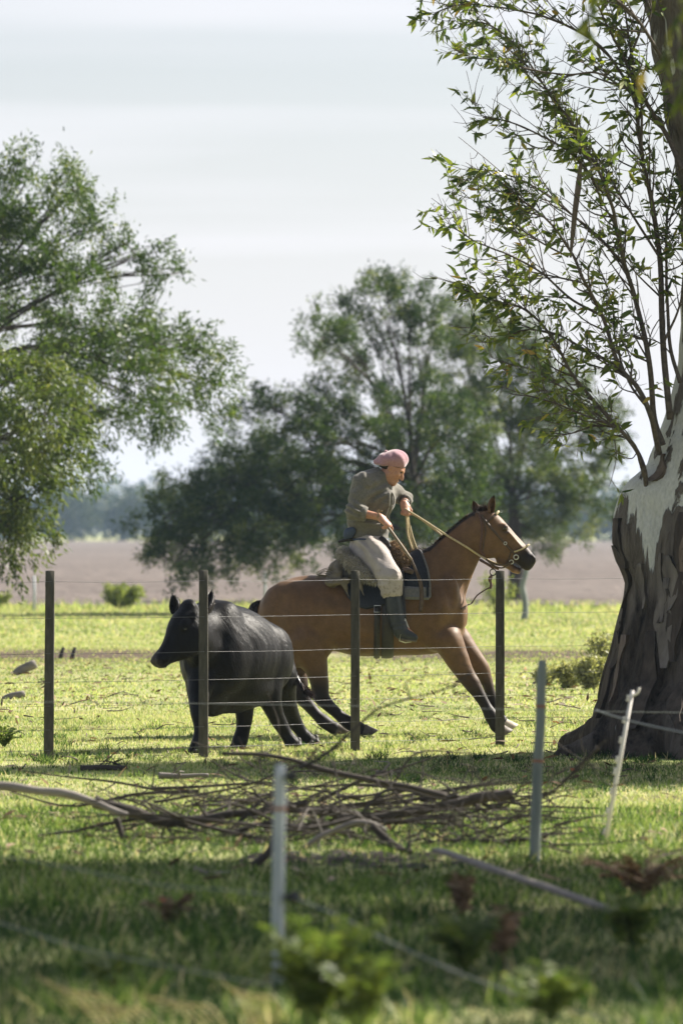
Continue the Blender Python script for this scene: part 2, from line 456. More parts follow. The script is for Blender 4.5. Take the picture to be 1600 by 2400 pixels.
# bare earth: a cart track across the paddock and worn patches
def band(y0, half, soft):
    s_ = nt.nodes.new('ShaderNodeMath'); s_.operation = 'SUBTRACT'; s_.inputs[1].default_value = y0; nt.links.new(sp.outputs['Y'], s_.inputs[0])
    a_ = nt.nodes.new('ShaderNodeMath'); a_.operation = 'ABSOLUTE'; nt.links.new(s_.outputs[0], a_.inputs[0])
    nz = nt.nodes.new('ShaderNodeMath'); nz.operation = 'MULTIPLY_ADD'; nz.inputs[1].default_value = -soft*4; nt.links.new(n1.outputs['Fac'], nz.inputs[0]); nt.links.new(a_.outputs[0], nz.inputs[2])
    m_ = nt.nodes.new('ShaderNodeMapRange'); m_.inputs['From Min'].default_value = half-soft*2; m_.inputs['From Max'].default_value = half-soft*2-soft; nt.links.new(nz.outputs[0], m_.inputs['Value']); return m_.outputs['Result']
soil = ramp(nt, [(.3, (.055, .040, .030)), (.7, (.13, .098, .072))]); nt.links.new(n2.outputs['Fac'], soil.inputs['Fac'])
nP = noise(nt, .35, 4, .6, stretch=(1, .35, 1)); rP = ramp(nt, [(.30, (0, 0, 0)), (.46, (1, 1, 1))]); nt.links.new(nP.outputs['Fac'], rP.inputs['Fac'])
bm = nt.nodes.new('ShaderNodeMath'); bm.operation = 'MULTIPLY'; nt.links.new(band(69.0, 4.2, 1.3), bm.inputs[0]); nt.links.new(rP.outputs['Color'], bm.inputs[1])
col = mixc(nt, bm.outputs[0], col, soil.outputs['Color'])
pr = ramp(nt, [(.60, (0, 0, 0)), (.70, (.8, .8, .8))]); nt.links.new(n3.outputs['Fac'], pr.inputs['Fac'])
col = mixc(nt, pr.outputs['Color'], col, soil.outputs['Color'])
nt.links.new(col, b.inputs['Base Color']); b.inputs['Roughness'].default_value = .95; b.inputs['Specular IOR Level'].default_value = .1
bump(nt, b, n2.outputs['Fac'], .6, .05)
def gz(x, y):
    p = np.stack([np.asarray(x, float), np.asarray(y, float), 0*np.asarray(x, float)], -1)
    near = np.clip((75-p[..., 1])/10, 0, 1)*np.clip((p[..., 1]-10)/4, 0, 1)*np.clip((16-np.abs(p[..., 0]))/4, 0, 1)
    return wob(p, 1.3, 8)*.012*near
xs = np.concatenate([[-2500, -900, -300, -120, -50, -25], np.arange(-14, 14.01, .4), [25, 50, 120, 300, 900, 2500]])
ys = np.concatenate([[-200, -50, -10, 5], np.arange(12, 76, .4), [90, 120, 180, 300, 600, 1200, 2500, 5000]])
GX, GYs = np.meshgrid(xs, ys, indexing='ij'); V = np.stack([GX, GYs, gz(GX, GYs)], -1).reshape(-1, 3)
id_ = np.arange(len(V)).reshape(len(xs), len(ys)); Q = np.stack([id_[:-1, :-1], id_[1:, :-1], id_[1:, 1:], id_[:-1, 1:]], -1).reshape(-1, 4)
tag(obj_np('ground', V, Q, M_ground), kind='structure')
# ploughed field beyond the far fence
M_field, nt, b = mat('ploughed_soil')
n1 = noise(nt, .05, 5, .6, stretch=(1, .4, 1)); n2 = noise(nt, 1.4, 6, .7)
r1 = ramp(nt, [(.3, (.150, .128, .117)), (.7, (.205, .178, .163))]); nt.links.new(n1.outputs['Fac'], r1.inputs['Fac'])
r2 = ramp(nt, [(.3, (.68, .68, .68)), (.7, (1.22, 1.2, 1.18))]); nt.links.new(n2.outputs['Fac'], r2.inputs['Fac'])
nt.links.new(mixc(nt, 1.0, r1.outputs['Color'], r2.outputs['Color'], 'MULTIPLY'), b.inputs['Base Color']); b.inputs['Roughness'].default_value = 1; b.inputs['Specular IOR Level'].default_value = .05
bump(nt, b, n2.outputs['Fac'], 1.0, .25)
xs = np.linspace(-160, 160, 161); ys = np.concatenate([np.arange(112, 260, 1.0), np.linspace(262, 690, 80)])
GX, GYs = np.meshgrid(xs, ys, indexing='ij')
edge = np.where(GYs < 112.5, wob(np.stack([GX, 0*GX, 0*GX], -1), .5, 6)*1.2, 0)
Zf = .03+np.maximum(0, np.sin(GYs*3.3+wob(np.stack([GX, GYs, 0*GX], -1), .3, 6)*1.5))*.07+np.abs(wob(np.stack([GX, GYs, 0*GX], -1), 2.1, 8))*.05
V = np.stack([GX, GYs+edge, Zf], -1).reshape(-1, 3); id_ = np.arange(len(V)).reshape(len(xs), len(ys)); Q = np.stack([id_[:-1, :-1], id_[1:, :-1], id_[1:, 1:], id_[:-1, 1:]], -1).reshape(-1, 4)
tag(obj_np('ploughed_field', V, Q, M_field, smooth=False), kind='structure')
# grass
M_grass = leaf_mat('grass_blade', [(0, (.014, .042, .011)), (.25, (.038, .085, .018)), (.5, (.18, .255, .066)), (.7, (.355, .42, .150)), (.88, (.48, .475, .24)), (1, (.56, .48, .31))], trans=.5, rough=.5, tcol=(1.12, 1.15, .75), spec=.25)
def field_pts(y0, y1, dens, marg):
    n = int((y1-y0)*2*(.0667*(y0+y1)/2+marg)*dens); y = RNG.uniform(y0, y1, int(n*1.4)); h = .0667*y+marg
    keep = RNG.random(len(y)) < h/h.max(); y = y[keep]; x = RNG.uniform(-1, 1, len(y))*(.0667*y+marg)
    return x, y
def bare(x, y):
    """1 where the turf is thin"""
    p = np.stack([x, y*1.0, 0*x], -1)
    t = np.abs(y-69-wob(np.stack([x, 0*x, 0*x], -1), .5, 5)*1.0) < 2.1
    return t & (RNG.random(len(x)) < .8+.4*wob(p, .9, 6, 2))
gv, gq, gt, gr = [], [], [], []; gn = 0
def add_grass(x, y, ln, wid, lean=.35, col=None, gap=None):
    global gn
    k = ~bare(x, y)
    # trodden earth round the branch heap
    k &= ~((np.hypot((x-.05)/.75, (y-26.2)/.75) < 1) & (RNG.random(len(x)) < .5))
    if gap is not None: k &= gap
    x, y = x[k], y[k]; ln = ln[k] if np.ndim(ln) else np.full(len(x), ln); n = len(x)
    p = np.stack([x, y, gz(x, y)-.005], -1)
    patch_ = wob(np.stack([x, y, 0*x], -1), 1.7, 8); fine = wob(np.stack([x, y, 0*x], -1), 6.5, 8, 4)
    ln = ln*np.clip(1+.35*patch_+.25*fine, .35, 2.0)
    d = np.stack([RNG.normal(0, lean, n), RNG.normal(0, lean, n), np.ones(n)], -1)
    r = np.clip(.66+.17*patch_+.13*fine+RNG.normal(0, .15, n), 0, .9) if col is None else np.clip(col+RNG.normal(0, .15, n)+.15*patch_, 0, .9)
    tree_shade = (np.hypot((x-1.6)/2.4, (y-35.6)/2.6) < 1+.25*fine)   # the big tree's shade, painted into the blades as darker green
    r = np.where(tree_shade, np.clip(r-.32, .02, .5), r)
    r[RNG.random(n) < (.12 if col is None else .05)] = 1.0
    side = np.stack([RNG.normal(0, 1, n), RNG.normal(0, .5, n), 0*x], -1)
    V, Q, T, R = strands(p, d, ln, wid, r, .35, side)
    gv.append(V); gq.append(Q+gn); gt.append(T+gn); gr.append(R); gn += len(V)
x, y = field_pts(16.3, 23, 650, .9); add_grass(x, y, RNG.uniform(.045, .115, len(x)), .006, .5, .08)  # lush near blades, coloured darker to deepen the foreground shade
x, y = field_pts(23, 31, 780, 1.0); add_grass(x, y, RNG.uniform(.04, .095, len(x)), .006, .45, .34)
x, y = field_pts(31, 48, 760, 1.2); add_grass(x, y, RNG.uniform(.022, .055, len(x)), .006, .5)
x, y = field_pts(48, 80, 175, 1.5); add_grass(x, y, RNG.uniform(.025, .06, len(x)), .014, .5)
x, y = field_pts(80, 113, 60, 2); add_grass(x, y, RNG.uniform(.03, .09, len(x)), .025, .5)
x, y = field_pts(104, 124, 14, 3); add_grass(x, y, RNG.uniform(.08, .28, len(x))*np.clip((126-y)/14, .2, 1), .03, .5, .72)
# taller tufts
def tufts(n, y0, y1, l0, l1, per, sx=.03):
    for _ in range(n):
        yy = RNG.uniform(y0, y1); xx = RNG.uniform(-1, 1)*(.0667*yy+.8); m_ = int(RNG.uniform(.5, 1.4)*per)
        add_grass(xx+RNG.normal(0, sx, m_), yy+RNG.normal(0, sx, m_), RNG.uniform(l0, l1, m_), .0065, .5, RNG.uniform(.15, .5))
tufts(90, 16.5, 24, .10, .22, 60, .07); tufts(90, 23, 31, .07, .15, 45, .05); tufts(170, 31, 46, .05, .11, 30, .04); tufts(60, 37, 38.5, .06, .12, 30, .03)
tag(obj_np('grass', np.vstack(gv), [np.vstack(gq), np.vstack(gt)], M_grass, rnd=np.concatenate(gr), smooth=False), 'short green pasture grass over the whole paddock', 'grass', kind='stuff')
# litter of dry leaves, bark and twigs lying in the grass
M_litter = leaf_mat('dry_leaf', [(0, (.05, .032, .02)), (.4, (.13, .085, .05)), (.75, (.30, .21, .14)), (.95, (.46, .38, .30)), (1, (.42, .13, .05))], trans=.15, rough=.8, tcol=(1, .8, .6), spec=.15)
n = 6000; x, y = field_pts(24, 66, 18, 1.2); x = x[:n]; y = y[:n]; k = RNG.random(len(x)) < np.clip(.35+.5*wob(np.stack([x, y, 0*x], -1), .9, 8, 3), .05, 1); x, y = x[k], y[k]; n = len(x)
V, Q, T, R = leaf_mesh(np.stack([x, y, gz(x, y)+RNG.uniform(.01, .05, n)], -1), np.stack([RNG.normal(0, 1, n), RNG.normal(0, .6, n), RNG.normal(0, .25, n)], -1), np.stack([RNG.normal(0, .5, n), RNG.normal(0, .5, n), np.ones(n)], -1), RNG.uniform(.06, .15, n), RNG.uniform(.012, .035, n), RNG.random(n), .2)
tag(obj_np('leaf_litter', V, [Q, T], M_litter, rnd=R), 'dry eucalyptus leaves and bark scattered in the grass', 'leaf litter', kind='stuff')
tw = MB()
for _ in range(170):
    yy = RNG.uniform(26, 60); xx = RNG.uniform(-1, 1)*(.0667*yy+.6); a = RNG.uniform(0, 6.28); l_ = RNG.uniform(.08, .35)
    p0 = np.array([xx, yy, .03]); dv = np.array([math.cos(a), math.sin(a)*.7, 0])*l_; tw.tube(smooth_path([p0, p0+dv*.5+RNG.normal(0, .02, 3), p0+dv+[0, 0, RNG.uniform(-.01, .05)]], 5), [RNG.uniform(.003, .008), .002], 4, r=RNG.random())
M_twig = simple('twig_wood', (.045, .035, .028), (.14, .11, .088), 25, .85, .5, .004)
tag(tw.build('twig_litter', M_twig), 'small dry twigs scattered in the grass', 'twigs', kind='stuff')
# ------------------------------------------------------------------ background trees
M_bark = simple('dark_bark', (.028, .022, .018), (.085, .068, .055), 14, .95, .8, .02, stretch=(1, 1, .3))
LM_mid = leaf_mat('acacia_leaf', [(0, (.018, .038, .013)), (.5, (.050, .082, .026)), (.85, (.115, .15, .045)), (1, (.20, .22, .08))], trans=.5, rough=.5, tcol=(1.15, 1.2, .6), spec=.3)
LM_pale = leaf_mat('pale_acacia_leaf', [(0, (.035, .058, .018)), (.5, (.078, .112, .034)), (.85, (.135, .165, .05)), (1, (.2, .215, .075))], trans=.42, rough=.5, tcol=(1.15, 1.2, .6), spec=.3)
LM_will = leaf_mat('willow_leaf', [(0, (.028, .055, .012)), (.5, (.062, .105, .022)), (.85, (.115, .155, .034)), (1, (.18, .2, .05))], trans=.45, rough=.45, tcol=(1.2, 1.25, .55), spec=.35)
LM_willp = leaf_mat('pale_willow_leaf', [(0, (.045, .075, .018)), (.5, (.095, .135, .032)), (.85, (.16, .19, .055)), (1, (.22, .23, .08))], trans=.48, rough=.45, tcol=(1.2, 1.2, .6), spec=.35)
LM_far = leaf_mat('far_foliage', [(0, (.02, .034, .014)), (.5, (.045, .065, .024)), (1, (.085, .105, .04))], trans=.3, rough=.6, spec=.2)
def tree(name, label, Y, base, fork, lobes, lm, leaf, per, trunk_r, group=None, depth=1.0, droop=.0, twig_len=.5, limb_r=.06, seed=0, thin=1.0, cat='tree', Yl=None):
    """base, fork: pixels of the trunk; lobes: (px, py, rx, ry[, dY]) ellipses of foliage; leaf: (length, width)"""
    rg = np.random.default_rng(seed+100); s = F/Y
    b0 = P(base[0], base[1], Y); b0[2] = 0; f0 = P(fork[0], fork[1], Y)
    t = empty(name, b0, label, cat, group)
    tm = MB(); path = smooth_path([b0-[0, 0, .1], b0+(f0-b0)*.5+[rg.normal(0, .12), rg.normal(0, .12), 0], f0], 14); tm.tube(path, np.linspace(trunk_r, trunk_r*.62, 14), 10); trunk = tm.build('trunk', M_bark, t)
    LV, LQ, LR = [], [], []; ln = 0
    for li, lb in enumerate(lobes):
        px, py, rx, ry = lb[:4]; dY = lb[4] if len(lb) > 4 else rg.uniform(-1, 1)*depth
        c = P(px, py, Y+dY); rad = np.array([rx/s, max(rx, ry)/s*.9, ry/s])
        lim = MB(); st = path[-1] if c[2] > f0[2]*.75 else path[int(rg.integers(8, 13))]
        mid = (st+c)/2+rg.normal(0, .12, 3)*np.linalg.norm(c-st)*.4+[0, 0, .1*np.linalg.norm(c[:2]-st[:2])*(1 if c[2] > st[2] else 1.4)]
        lp = smooth_path([st, mid, c], 12); rr = limb_r*(.32+.42*min(1.5, rad.mean())); lim.tube(lp, np.linspace(rr, rr*.35, 12), 7)
        vol = rad[0]*rad[2]; ncl = max(7, int(per*thin*vol))
        d = rg.normal(size=(ncl, 3)); d = nrm(d); q = rg.random(ncl)**.45; cl_ = c+d*rad*q[:, None]
        cl_[:, 2] = np.maximum(cl_[:, 2], .25)
        for k in range(ncl):
            if k < 14:
                j = int(rg.integers(4, 12)); a = lp[j]; lim.tube(smooth_path([a, (a+cl_[k])/2+rg.normal(0, .08, 3)*rad.mean()+[0, 0, .04], cl_[k]], 6), np.linspace(rr*.3, .005, 6), 4, cap=False)
        lim.build('limb', M_bark, t)
        # twigs and leaves for every clump at once
        nl = leaf[2]; ax = nrm(d*.8+rg.normal(0, .45, (ncl, 3))+[0, 0, .35-droop*1.4]); tl = twig_len*rg.uniform(.5, 1.2, ncl)
        u = rg.random((ncl, nl)); pos = cl_[:, None]+ax[:, None]*(u*tl[:, None])[..., None]+rg.normal(0, .085*twig_len/.5, (ncl, nl, 3))+np.array([0, 0, -1.0])*(droop*.5*u*u*tl[:, None])[..., None]
        dr = ax[:, None]*.7+rg.normal(0, .6, (ncl, nl, 3))+np.array([0, 0, -droop]); nr = rg.normal(size=(ncl, nl, 3))+[0, 0, .6]
        rv = np.clip(np.repeat(rg.normal(.45, .2, ncl)[:, None], nl, 1)+rg.normal(0, .15, (ncl, nl)), 0, 1)
        N = ncl*nl; L_ = leaf[0]*rg.uniform(.6, 1.3, N); W_ = leaf[1]*rg.uniform(.7, 1.3, N)
        V, Q, T, R = leaf_mesh(pos.reshape(-1, 3), dr.reshape(-1, 3), nr.reshape(-1, 3), L_, W_, rv.ravel(), .15, 1)
        LV.append(V); LQ.append(Q+ln); LR.append(R); ln += len(V)
    tag(obj_np('crown', np.vstack(LV), np.vstack(LQ), lm, t, smooth=False, rnd=np.concatenate(LR)), kind='stuff')
    return t
cl_dark = [(890, 715, 95, 60), (755, 790, 60, 50), (960, 695, 60, 50), (830, 815, 95, 50), (1000, 800, 60, 75), (650, 965, 90, 65), (760, 935, 75, 50), (570, 1050, 95, 75), (710, 1050, 120, 65), (860, 985, 105, 75), (985, 950, 85, 85),
           (450, 1180, 95, 70), (480, 1290, 115, 60), (600, 1220, 130, 85), (750, 1180, 120, 100), (410, 1318, 75, 30), (560, 1335, 85, 28), (890, 1120, 120, 110), (1020, 1090, 110, 100), (700, 1275, 120, 40), (1000, 1230, 110, 70), (880, 1240, 100, 60), (1075, 1010, 90, 90), (1080, 1180, 90, 80), (380, 1215, 75, 60), (540, 1150, 100, 80), (660, 1130, 110, 80)]
tree('spreading_tree', 'wide dark green spreading tree behind the horse and rider', 103, (965, 1438), (968, 1130), cl_dark, LM_mid, (.10, .032, 84), 92, .22, depth=1.6, twig_len=.45, limb_r=.06, seed=1)
cl_pale = [(1130, 790, 85, 70), (1220, 840, 90, 75), (1290, 940, 105, 90), (1180, 980, 110, 100), (1330, 1060, 110, 95), (1240, 1150, 125, 85), (1370, 1180, 90, 75), (1120, 1130, 90, 90), (1300, 1262, 85, 36), (1420, 1010, 55, 60), (1085, 890, 70, 80), (1060, 740, 35, 40), (1190, 1245, 80, 40)]
tree('spreading_tree', 'paler green tree standing right of the horse\'s head behind the fence', 118, (1205, 1412), (1200, 1180), cl_pale, LM_pale, (.10, .032, 84), 86, .2, depth=1.6, twig_len=.45, limb_r=.055, seed=2)
cl_left = [(60, 430, 90, 75), (175, 450, 55, 70), (0, 560, 110, 90), (130, 600, 95, 65), (235, 520, 45, 32), (320, 600, 85, 42), (420, 640, 60, 26), (200, 755, 115, 55), (60, 720, 90, 55), (330, 755, 80, 40), (425, 825, 105, 65), (290, 865, 120, 75), (120, 870, 110, 80), (505, 895, 48, 45), (385, 960, 115, 50), (225, 990, 95, 50), (205, 1085, 45, 42), (-120, 520, 120, 120), (-150, 800, 140, 140), (-60, 1000, 120, 100)]
tree('willow_tree', 'tall green willow reaching in from the left edge', 76, (-330, 1508), (-180, 900), cl_left, LM_will, (.105, .027, 70), 125, .26, depth=1.4, droop=.35, twig_len=.42, limb_r=.06, seed=3)
cl_leftp = [(25, 890, 105, 100), (100, 990, 95, 95), (20, 1075, 105, 95), (70, 1180, 75, 70), (-20, 1225, 100, 70), (30, 1265, 55, 28), (-140, 1000, 120, 160), (110, 1090, 50, 50), (150, 910, 50, 70)]
tree('willow_tree', 'paler yellow green willow hanging low at the left edge', 68, (-420, 1540), (-220, 1080), cl_leftp, LM_willp, (.105, .028, 70), 115, .2, depth=1.0, droop=.5, twig_len=.42, limb_r=.05, seed=4)
# far woods, each a mass of foliage on the horizon
def far_wood(name, label, Y, x0, x1, h0, h1, n, size, seed):
    rg = np.random.default_rng(seed); X0, X1 = (x0-800)*Y/F, (x1-800)*Y/F; nt_ = max(5, int((X1-X0)/(h1*.28)))
    LV, LQ, LR = [], [], []; ln = 0
    for i in range(nt_):
        cx = X0+(X1-X0)*(i+rg.uniform(0, 1))/nt_; hh_ = rg.uniform(h0, h1); w_ = hh_*rg.uniform(.35, .6); yy = Y+rg.uniform(-8, 8); m_ = n//nt_
        d = nrm(rg.normal(size=(m_, 3))); q = rg.random(m_)**.4; p = np.array([cx, yy, hh_*.52])+d*[w_, w_, hh_*.5]*q[:, None]*(1+.25*wob(d*3+i, 1, 6))[:, None]; p[:, 2] = np.maximum(p[:, 2], .2)
        V, Q, T, R = leaf_mesh(p, rg.normal(size=(m_, 3)), rg.normal(size=(m_, 3)), size*rg.uniform(.6, 1.4, m_), size*.7, np.clip(rg.normal(.45, .2, m_), 0, 1), .1, 1); LV.append(V); LQ.append(Q+ln); LR.append(R); ln += len(V)
    tag(obj_np(name, np.vstack(LV), np.vstack(LQ), LM_far, smooth=False, rnd=np.concatenate(LR)), label, 'wood', kind='stuff')
far_wood('far_wood', 'hazy blue line of woodland beyond the ploughed field', 705, -500, 2100, 4.5, 9.0, 36000, .8, 1)
far_wood('farther_wood', 'faint pale treeline on the horizon', 1350, -400, 2000, 11, 19, 9000, 2.2, 2)
# scrub in the field and along the paddock
def bush(name, label, px, py, w, h, lm, n, lsz, group=None, seed=0, stems=7):
    Y = GY(py); rg = np.random.default_rng(seed+500); s = F/Y; c = G(px, py); t = empty(name, c, label, 'shrub', group)
    sm = MB(); LP, LD, LRr = [], [], []
    for k in range(stems):
        a = rg.uniform(0, 6.28); tip = c+np.array([math.cos(a)*w/s*rg.uniform(.2, 1), math.sin(a)*w/s*rg.uniform(.2, 1), h/s*rg.uniform(.45, 1)]); pp = smooth_path([c, (c+tip)/2+rg.normal(0, .05, 3)*w/s+[0, 0, h/s*.12], tip], 12); sm.tube(pp, np.linspace(.012, .003, 12)*max(1, h/s), 4)
        m_ = n//stems; u = rg.random(m_)**.6; i = (u*11).astype(int); LP.append(pp[i]+rg.normal(0, .10, (m_, 3))*h/s); LD.append(rg.normal(size=(m_, 3))+[0, 0, .3]); LRr.append(np.clip(rg.normal(.5, .22, m_), 0, 1))
    sm.build('stems', M_bark, t); p = np.vstack(LP); p[:, 2] = np.maximum(p[:, 2], .02); m_ = len(p)
    V, Q, T, R = leaf_mesh(p, np.vstack(LD), rg.normal(size=(m_, 3))+[0, 0, .5], lsz*rg.uniform(.6, 1.3, m_), lsz*.4, np.concatenate(LRr), .15, 1)
    tag(obj_np('foliage', V, Q, lm, t, smooth=False, rnd=R), kind='stuff')
LM_bush = leaf_mat('bush_leaf', [(0, (.10, .14, .04)), (.5, (.19, .235, .07)), (1, (.30, .33, .12))], trans=.5, rough=.5, spec=.3)
bush('field_bush', 'round bright green bush at the edge of the ploughed field', 290, 1428, 62, 55, LM_bush, 2600, .10, seed=1, stems=16)
bush('field_bush', 'thin green bush behind the horse\'s chest by the far fence', 1165, 1440, 55, 95, LM_bush, 900, .08, seed=2, stems=9)
bush('field_bush', 'small green bush cut off by the left edge', -15, 1428, 45, 40, LM_bush, 1300, .09, seed=3, stems=9)
LM_weed = leaf_mat('weed_leaf', [(0, (.16, .18, .07)), (.5, (.30, .31, .16)), (1, (.46, .44, .28))], trans=.4, rough=.55, spec=.4)
for k, (a, b_, w, h, n) in enumerate(((1275, 1608, 45, 50, 700), (1330, 1612, 50, 62, 900), (1385, 1615, 45, 75, 900), (1405, 1600, 30, 125, 420))):
    bush('pasture_weed', ['low pale weed clump nearest the plain dark fence post', 'middle pale weed clump in the row left of the eucalyptus', 'pale weed clump touching the eucalyptus trunk', 'tall wispy weed rising beside the eucalyptus trunk'][k], a, b_, w, h, LM_weed, int(n*2.2), .06, 'weeds beside the big eucalyptus', seed=20+k, stems=12)
# ------------------------------------------------------------------ big eucalyptus on the right
EY = 38.8; ES = F/EY
def ep(px, py, dy=0.0): return np.array([(px-800)/ES, EY+dy, CH+(HZ-py)/ES])
euc = empty('eucalyptus_tree', (ep(1655, 1240)[0], EY, 0), 'massive eucalyptus with peeling white and brown bark at the right edge', 'tree')
M_euc, nt, b = mat('eucalyptus_bark')
tc = nt.nodes.new('ShaderNodeTexCoord'); sp = nt.nodes.new('ShaderNodeSeparateXYZ'); nt.links.new(tc.outputs['Object'], sp.inputs[0])
nA = noise(nt, 3.4, 6, .6, stretch=(1, 1, .15), dist=.6); nB = noise(nt, 11, 7, .7, stretch=(1, 1, .11)); nC = noise(nt, 1.3, 3, .5, stretch=(1, 1, .3)); nD = noise(nt, 60, 4, .6, stretch=(1, 1, .35))
grey = ramp(nt, [(.32, (.022, .018, .015)), (.42, (.11, .093, .08)), (.55, (.19, .165, .145)), (.62, (.13, .11, .094)), (.75, (.27, .235, .205))]); nt.links.new(nB.outputs['Fac'], grey.inputs['Fac'])
# old dark crust lower down
mz = nt.nodes.new('ShaderNodeMapRange'); mz.inputs['From Min'].default_value = 1.75; mz.inputs['From Max'].default_value = .9; nt.links.new(sp.outputs['Z'], mz.inputs['Value'])
mm = nt.nodes.new('ShaderNodeMath'); mm.operation = 'MULTIPLY_ADD'; mm.inputs[1].default_value = .30; nt.links.new(mz.outputs['Result'], mm.inputs[0]); nt.links.new(nC.outputs['Fac'], mm.inputs[2])
dk = ramp(nt, [(.62, (0, 0, 0)), (.72, (1, 1, 1))]); nt.links.new(mm.outputs[0], dk.inputs['Fac'])
crust = ramp(nt, [(.34, (.012, .010, .008)), (.46, (.055, .044, .036)), (.58, (.095, .076, .062)), (.66, (.05, .038, .031)), (.78, (.17, .11, .072))]); nt.links.new(nB.outputs['Fac'], crust.inputs['Fac'])
c1 = mixc(nt, dk.outputs['Color'], grey.outputs['Color'], crust.outputs['Color'])
# smooth white skin where the bark has shed, higher up
mw = nt.nodes.new('ShaderNodeMapRange'); mw.inputs['From Min'].default_value = 1.35; mw.inputs['From Max'].default_value = 1.95; nt.links.new(sp.outputs['Z'], mw.inputs['Value'])
mq = nt.nodes.new('ShaderNodeMath'); mq.operation = 'MULTIPLY_ADD'; mq.inputs[1].default_value = .24; nt.links.new(mw.outputs['Result'], mq.inputs[0]); nt.links.new(nA.outputs['Fac'], mq.inputs[2])
mu = nt.nodes.new('ShaderNodeMapRange'); mu.inputs['From Min'].default_value = 2.9; mu.inputs['From Max'].default_value = 3.6; mu.inputs['To Max'].default_value = .17; nt.links.new(sp.outputs['Z'], mu.inputs['Value'])
ms = nt.nodes.new('ShaderNodeMath'); ms.operation = 'SUBTRACT'; nt.links.new(mq.outputs[0], ms.inputs[0]); nt.links.new(mu.outputs['Result'], ms.inputs[1]); mq = ms
wh = ramp(nt, [(.69, (0, 0, 0)), (.702, (1, 1, 1))]); nt.links.new(mq.outputs[0], wh.inputs['Fac'])
whc = ramp(nt, [(.3, (.42, .43, .42)), (.7, (.58, .585, .575))]); nt.links.new(nD.outputs['Fac'], whc.inputs['Fac'])
nt.links.new(mixc(nt, wh.outputs['Color'], c1, whc.outputs['Color']), b.inputs['Base Color'])
b.inputs['Roughness'].default_value = .85; b.inputs['Specular IOR Level'].default_value = .25
hb1 = nt.nodes.new('ShaderNodeMix'); hb1.data_type = 'FLOAT'; nt.links.new(wh.outputs['Color'], hb1.inputs[0]); nt.links.new(nB.outputs['Fac'], hb1.inputs[2]); hb1.inputs[3].default_value = .25
hb2 = nt.nodes.new('ShaderNodeMath'); hb2.operation = 'MULTIPLY_ADD'; hb2.inputs[1].default_value = .12; nt.links.new(nD.outputs['Fac'], hb2.inputs[0]); nt.links.new(hb1.outputs[0], hb2.inputs[2])
bump(nt, b, hb2.outputs[0], 1.0, .11)
eb = Body(ep(1240, 1780, -1.5), ep(2130, -420, 1.5), .028)
eb.chain([ep(1660, 1790), ep(1660, 1690), ep(1658, 1600), ep(1656, 1500), ep(1662, 1380)], [.92, .84, .75, .68, .62], .10)
eb.chain([ep(1662, 1380), ep(1665, 1290), ep(1678, 1170), ep(1700, 1080), ep(1718, 960), ep(1726, 840), ep(1725, 700)], [.62, .62, .56, .53, .47, .42, .40], .10)
eb.chain([ep(1725, 700), ep(1712, 520), ep(1690, 400), ep(1655, 260), ep(1620, 110), ep(1596, -20), ep(1570, -200), ep(1545, -420)], [.40, .36, .325, .30, .285, .275, .26, .24], .10)
eb.chain([ep(1720, 780, .1), ep(1830, 560, .3), ep(1930, 300, .5), ep(1990, 0, .6), ep(2010, -300, .6)], [.34, .30, .26, .22, .18], .12)
eb.ball(ep(1520, 1215, -.05), (.27, .34, .30), .14); eb.ball(ep(1500, 1270, -.15), (.20, .25, .26), .14); eb.ball(ep(1530, 1165, -.1), (.22, .3, .18), .12)     # burl
for pts, rs in (([(1440, 1695, -.2), (1390, 1732, -.35), (1340, 1750, -.4), (1288, 1760, -.4)], [.13, .08, .055, .03]), ([(1530, 1690, -.55), (1500, 1740, -.8), (1465, 1765, -.95), (1430, 1772, -1.05)], [.34, .2, .13, .07]), ([(1640, 1690, -.7), (1630, 1740, -1.0), (1610, 1765, -1.25)], [.36, .24, .1]), ([(1450, 1700, .3), (1380, 1735, .5), (1330, 1750, .6)], [.16, .10, .06])):
    q = []
    for a, b_, d in pts: w = ep(a, b_, d); w[2] = max(w[2]-.02, -.02); q.append(w)
    eb.chain(q, rs, .08, n=12)
EV, EQ = biggest(*eb.mesh()); EN = vnormals(EV, EQ)
# vertical flutes and shallow plates
ang = np.arctan2(EV[:, 1]-EY, EV[:, 0]-ep(1665, 0)[0])
low = np.clip((2.6-EV[:, 2])/2.2, 0, 1)
fl = np.sin(ang*9+wob(EV*[1, 1, .35], 1.7, 7)*2.2)*.028*low-np.maximum(0, np.sin(ang*17+wob(EV*[1, 1, .3], 2.2, 7, 5)*2.5)-.55)*.06*low+wob(EV*[1, 1, .4], 7, 9)*.010-np.maximum(0, np.sin(ang*31+wob(EV*[1, 1, .25], 3.1, 8, 2)*4)-.3)*.022*np.clip(low*1.5, 0, 1)+wob(EV*[1, 1, .3], 19, 9, 7)*.006
EV = EV+EN*fl[:, None]; EV[:, 2] = np.maximum(EV[:, 2], -.05)
obj_np('trunk', EV, EQ, M_euc, euc)
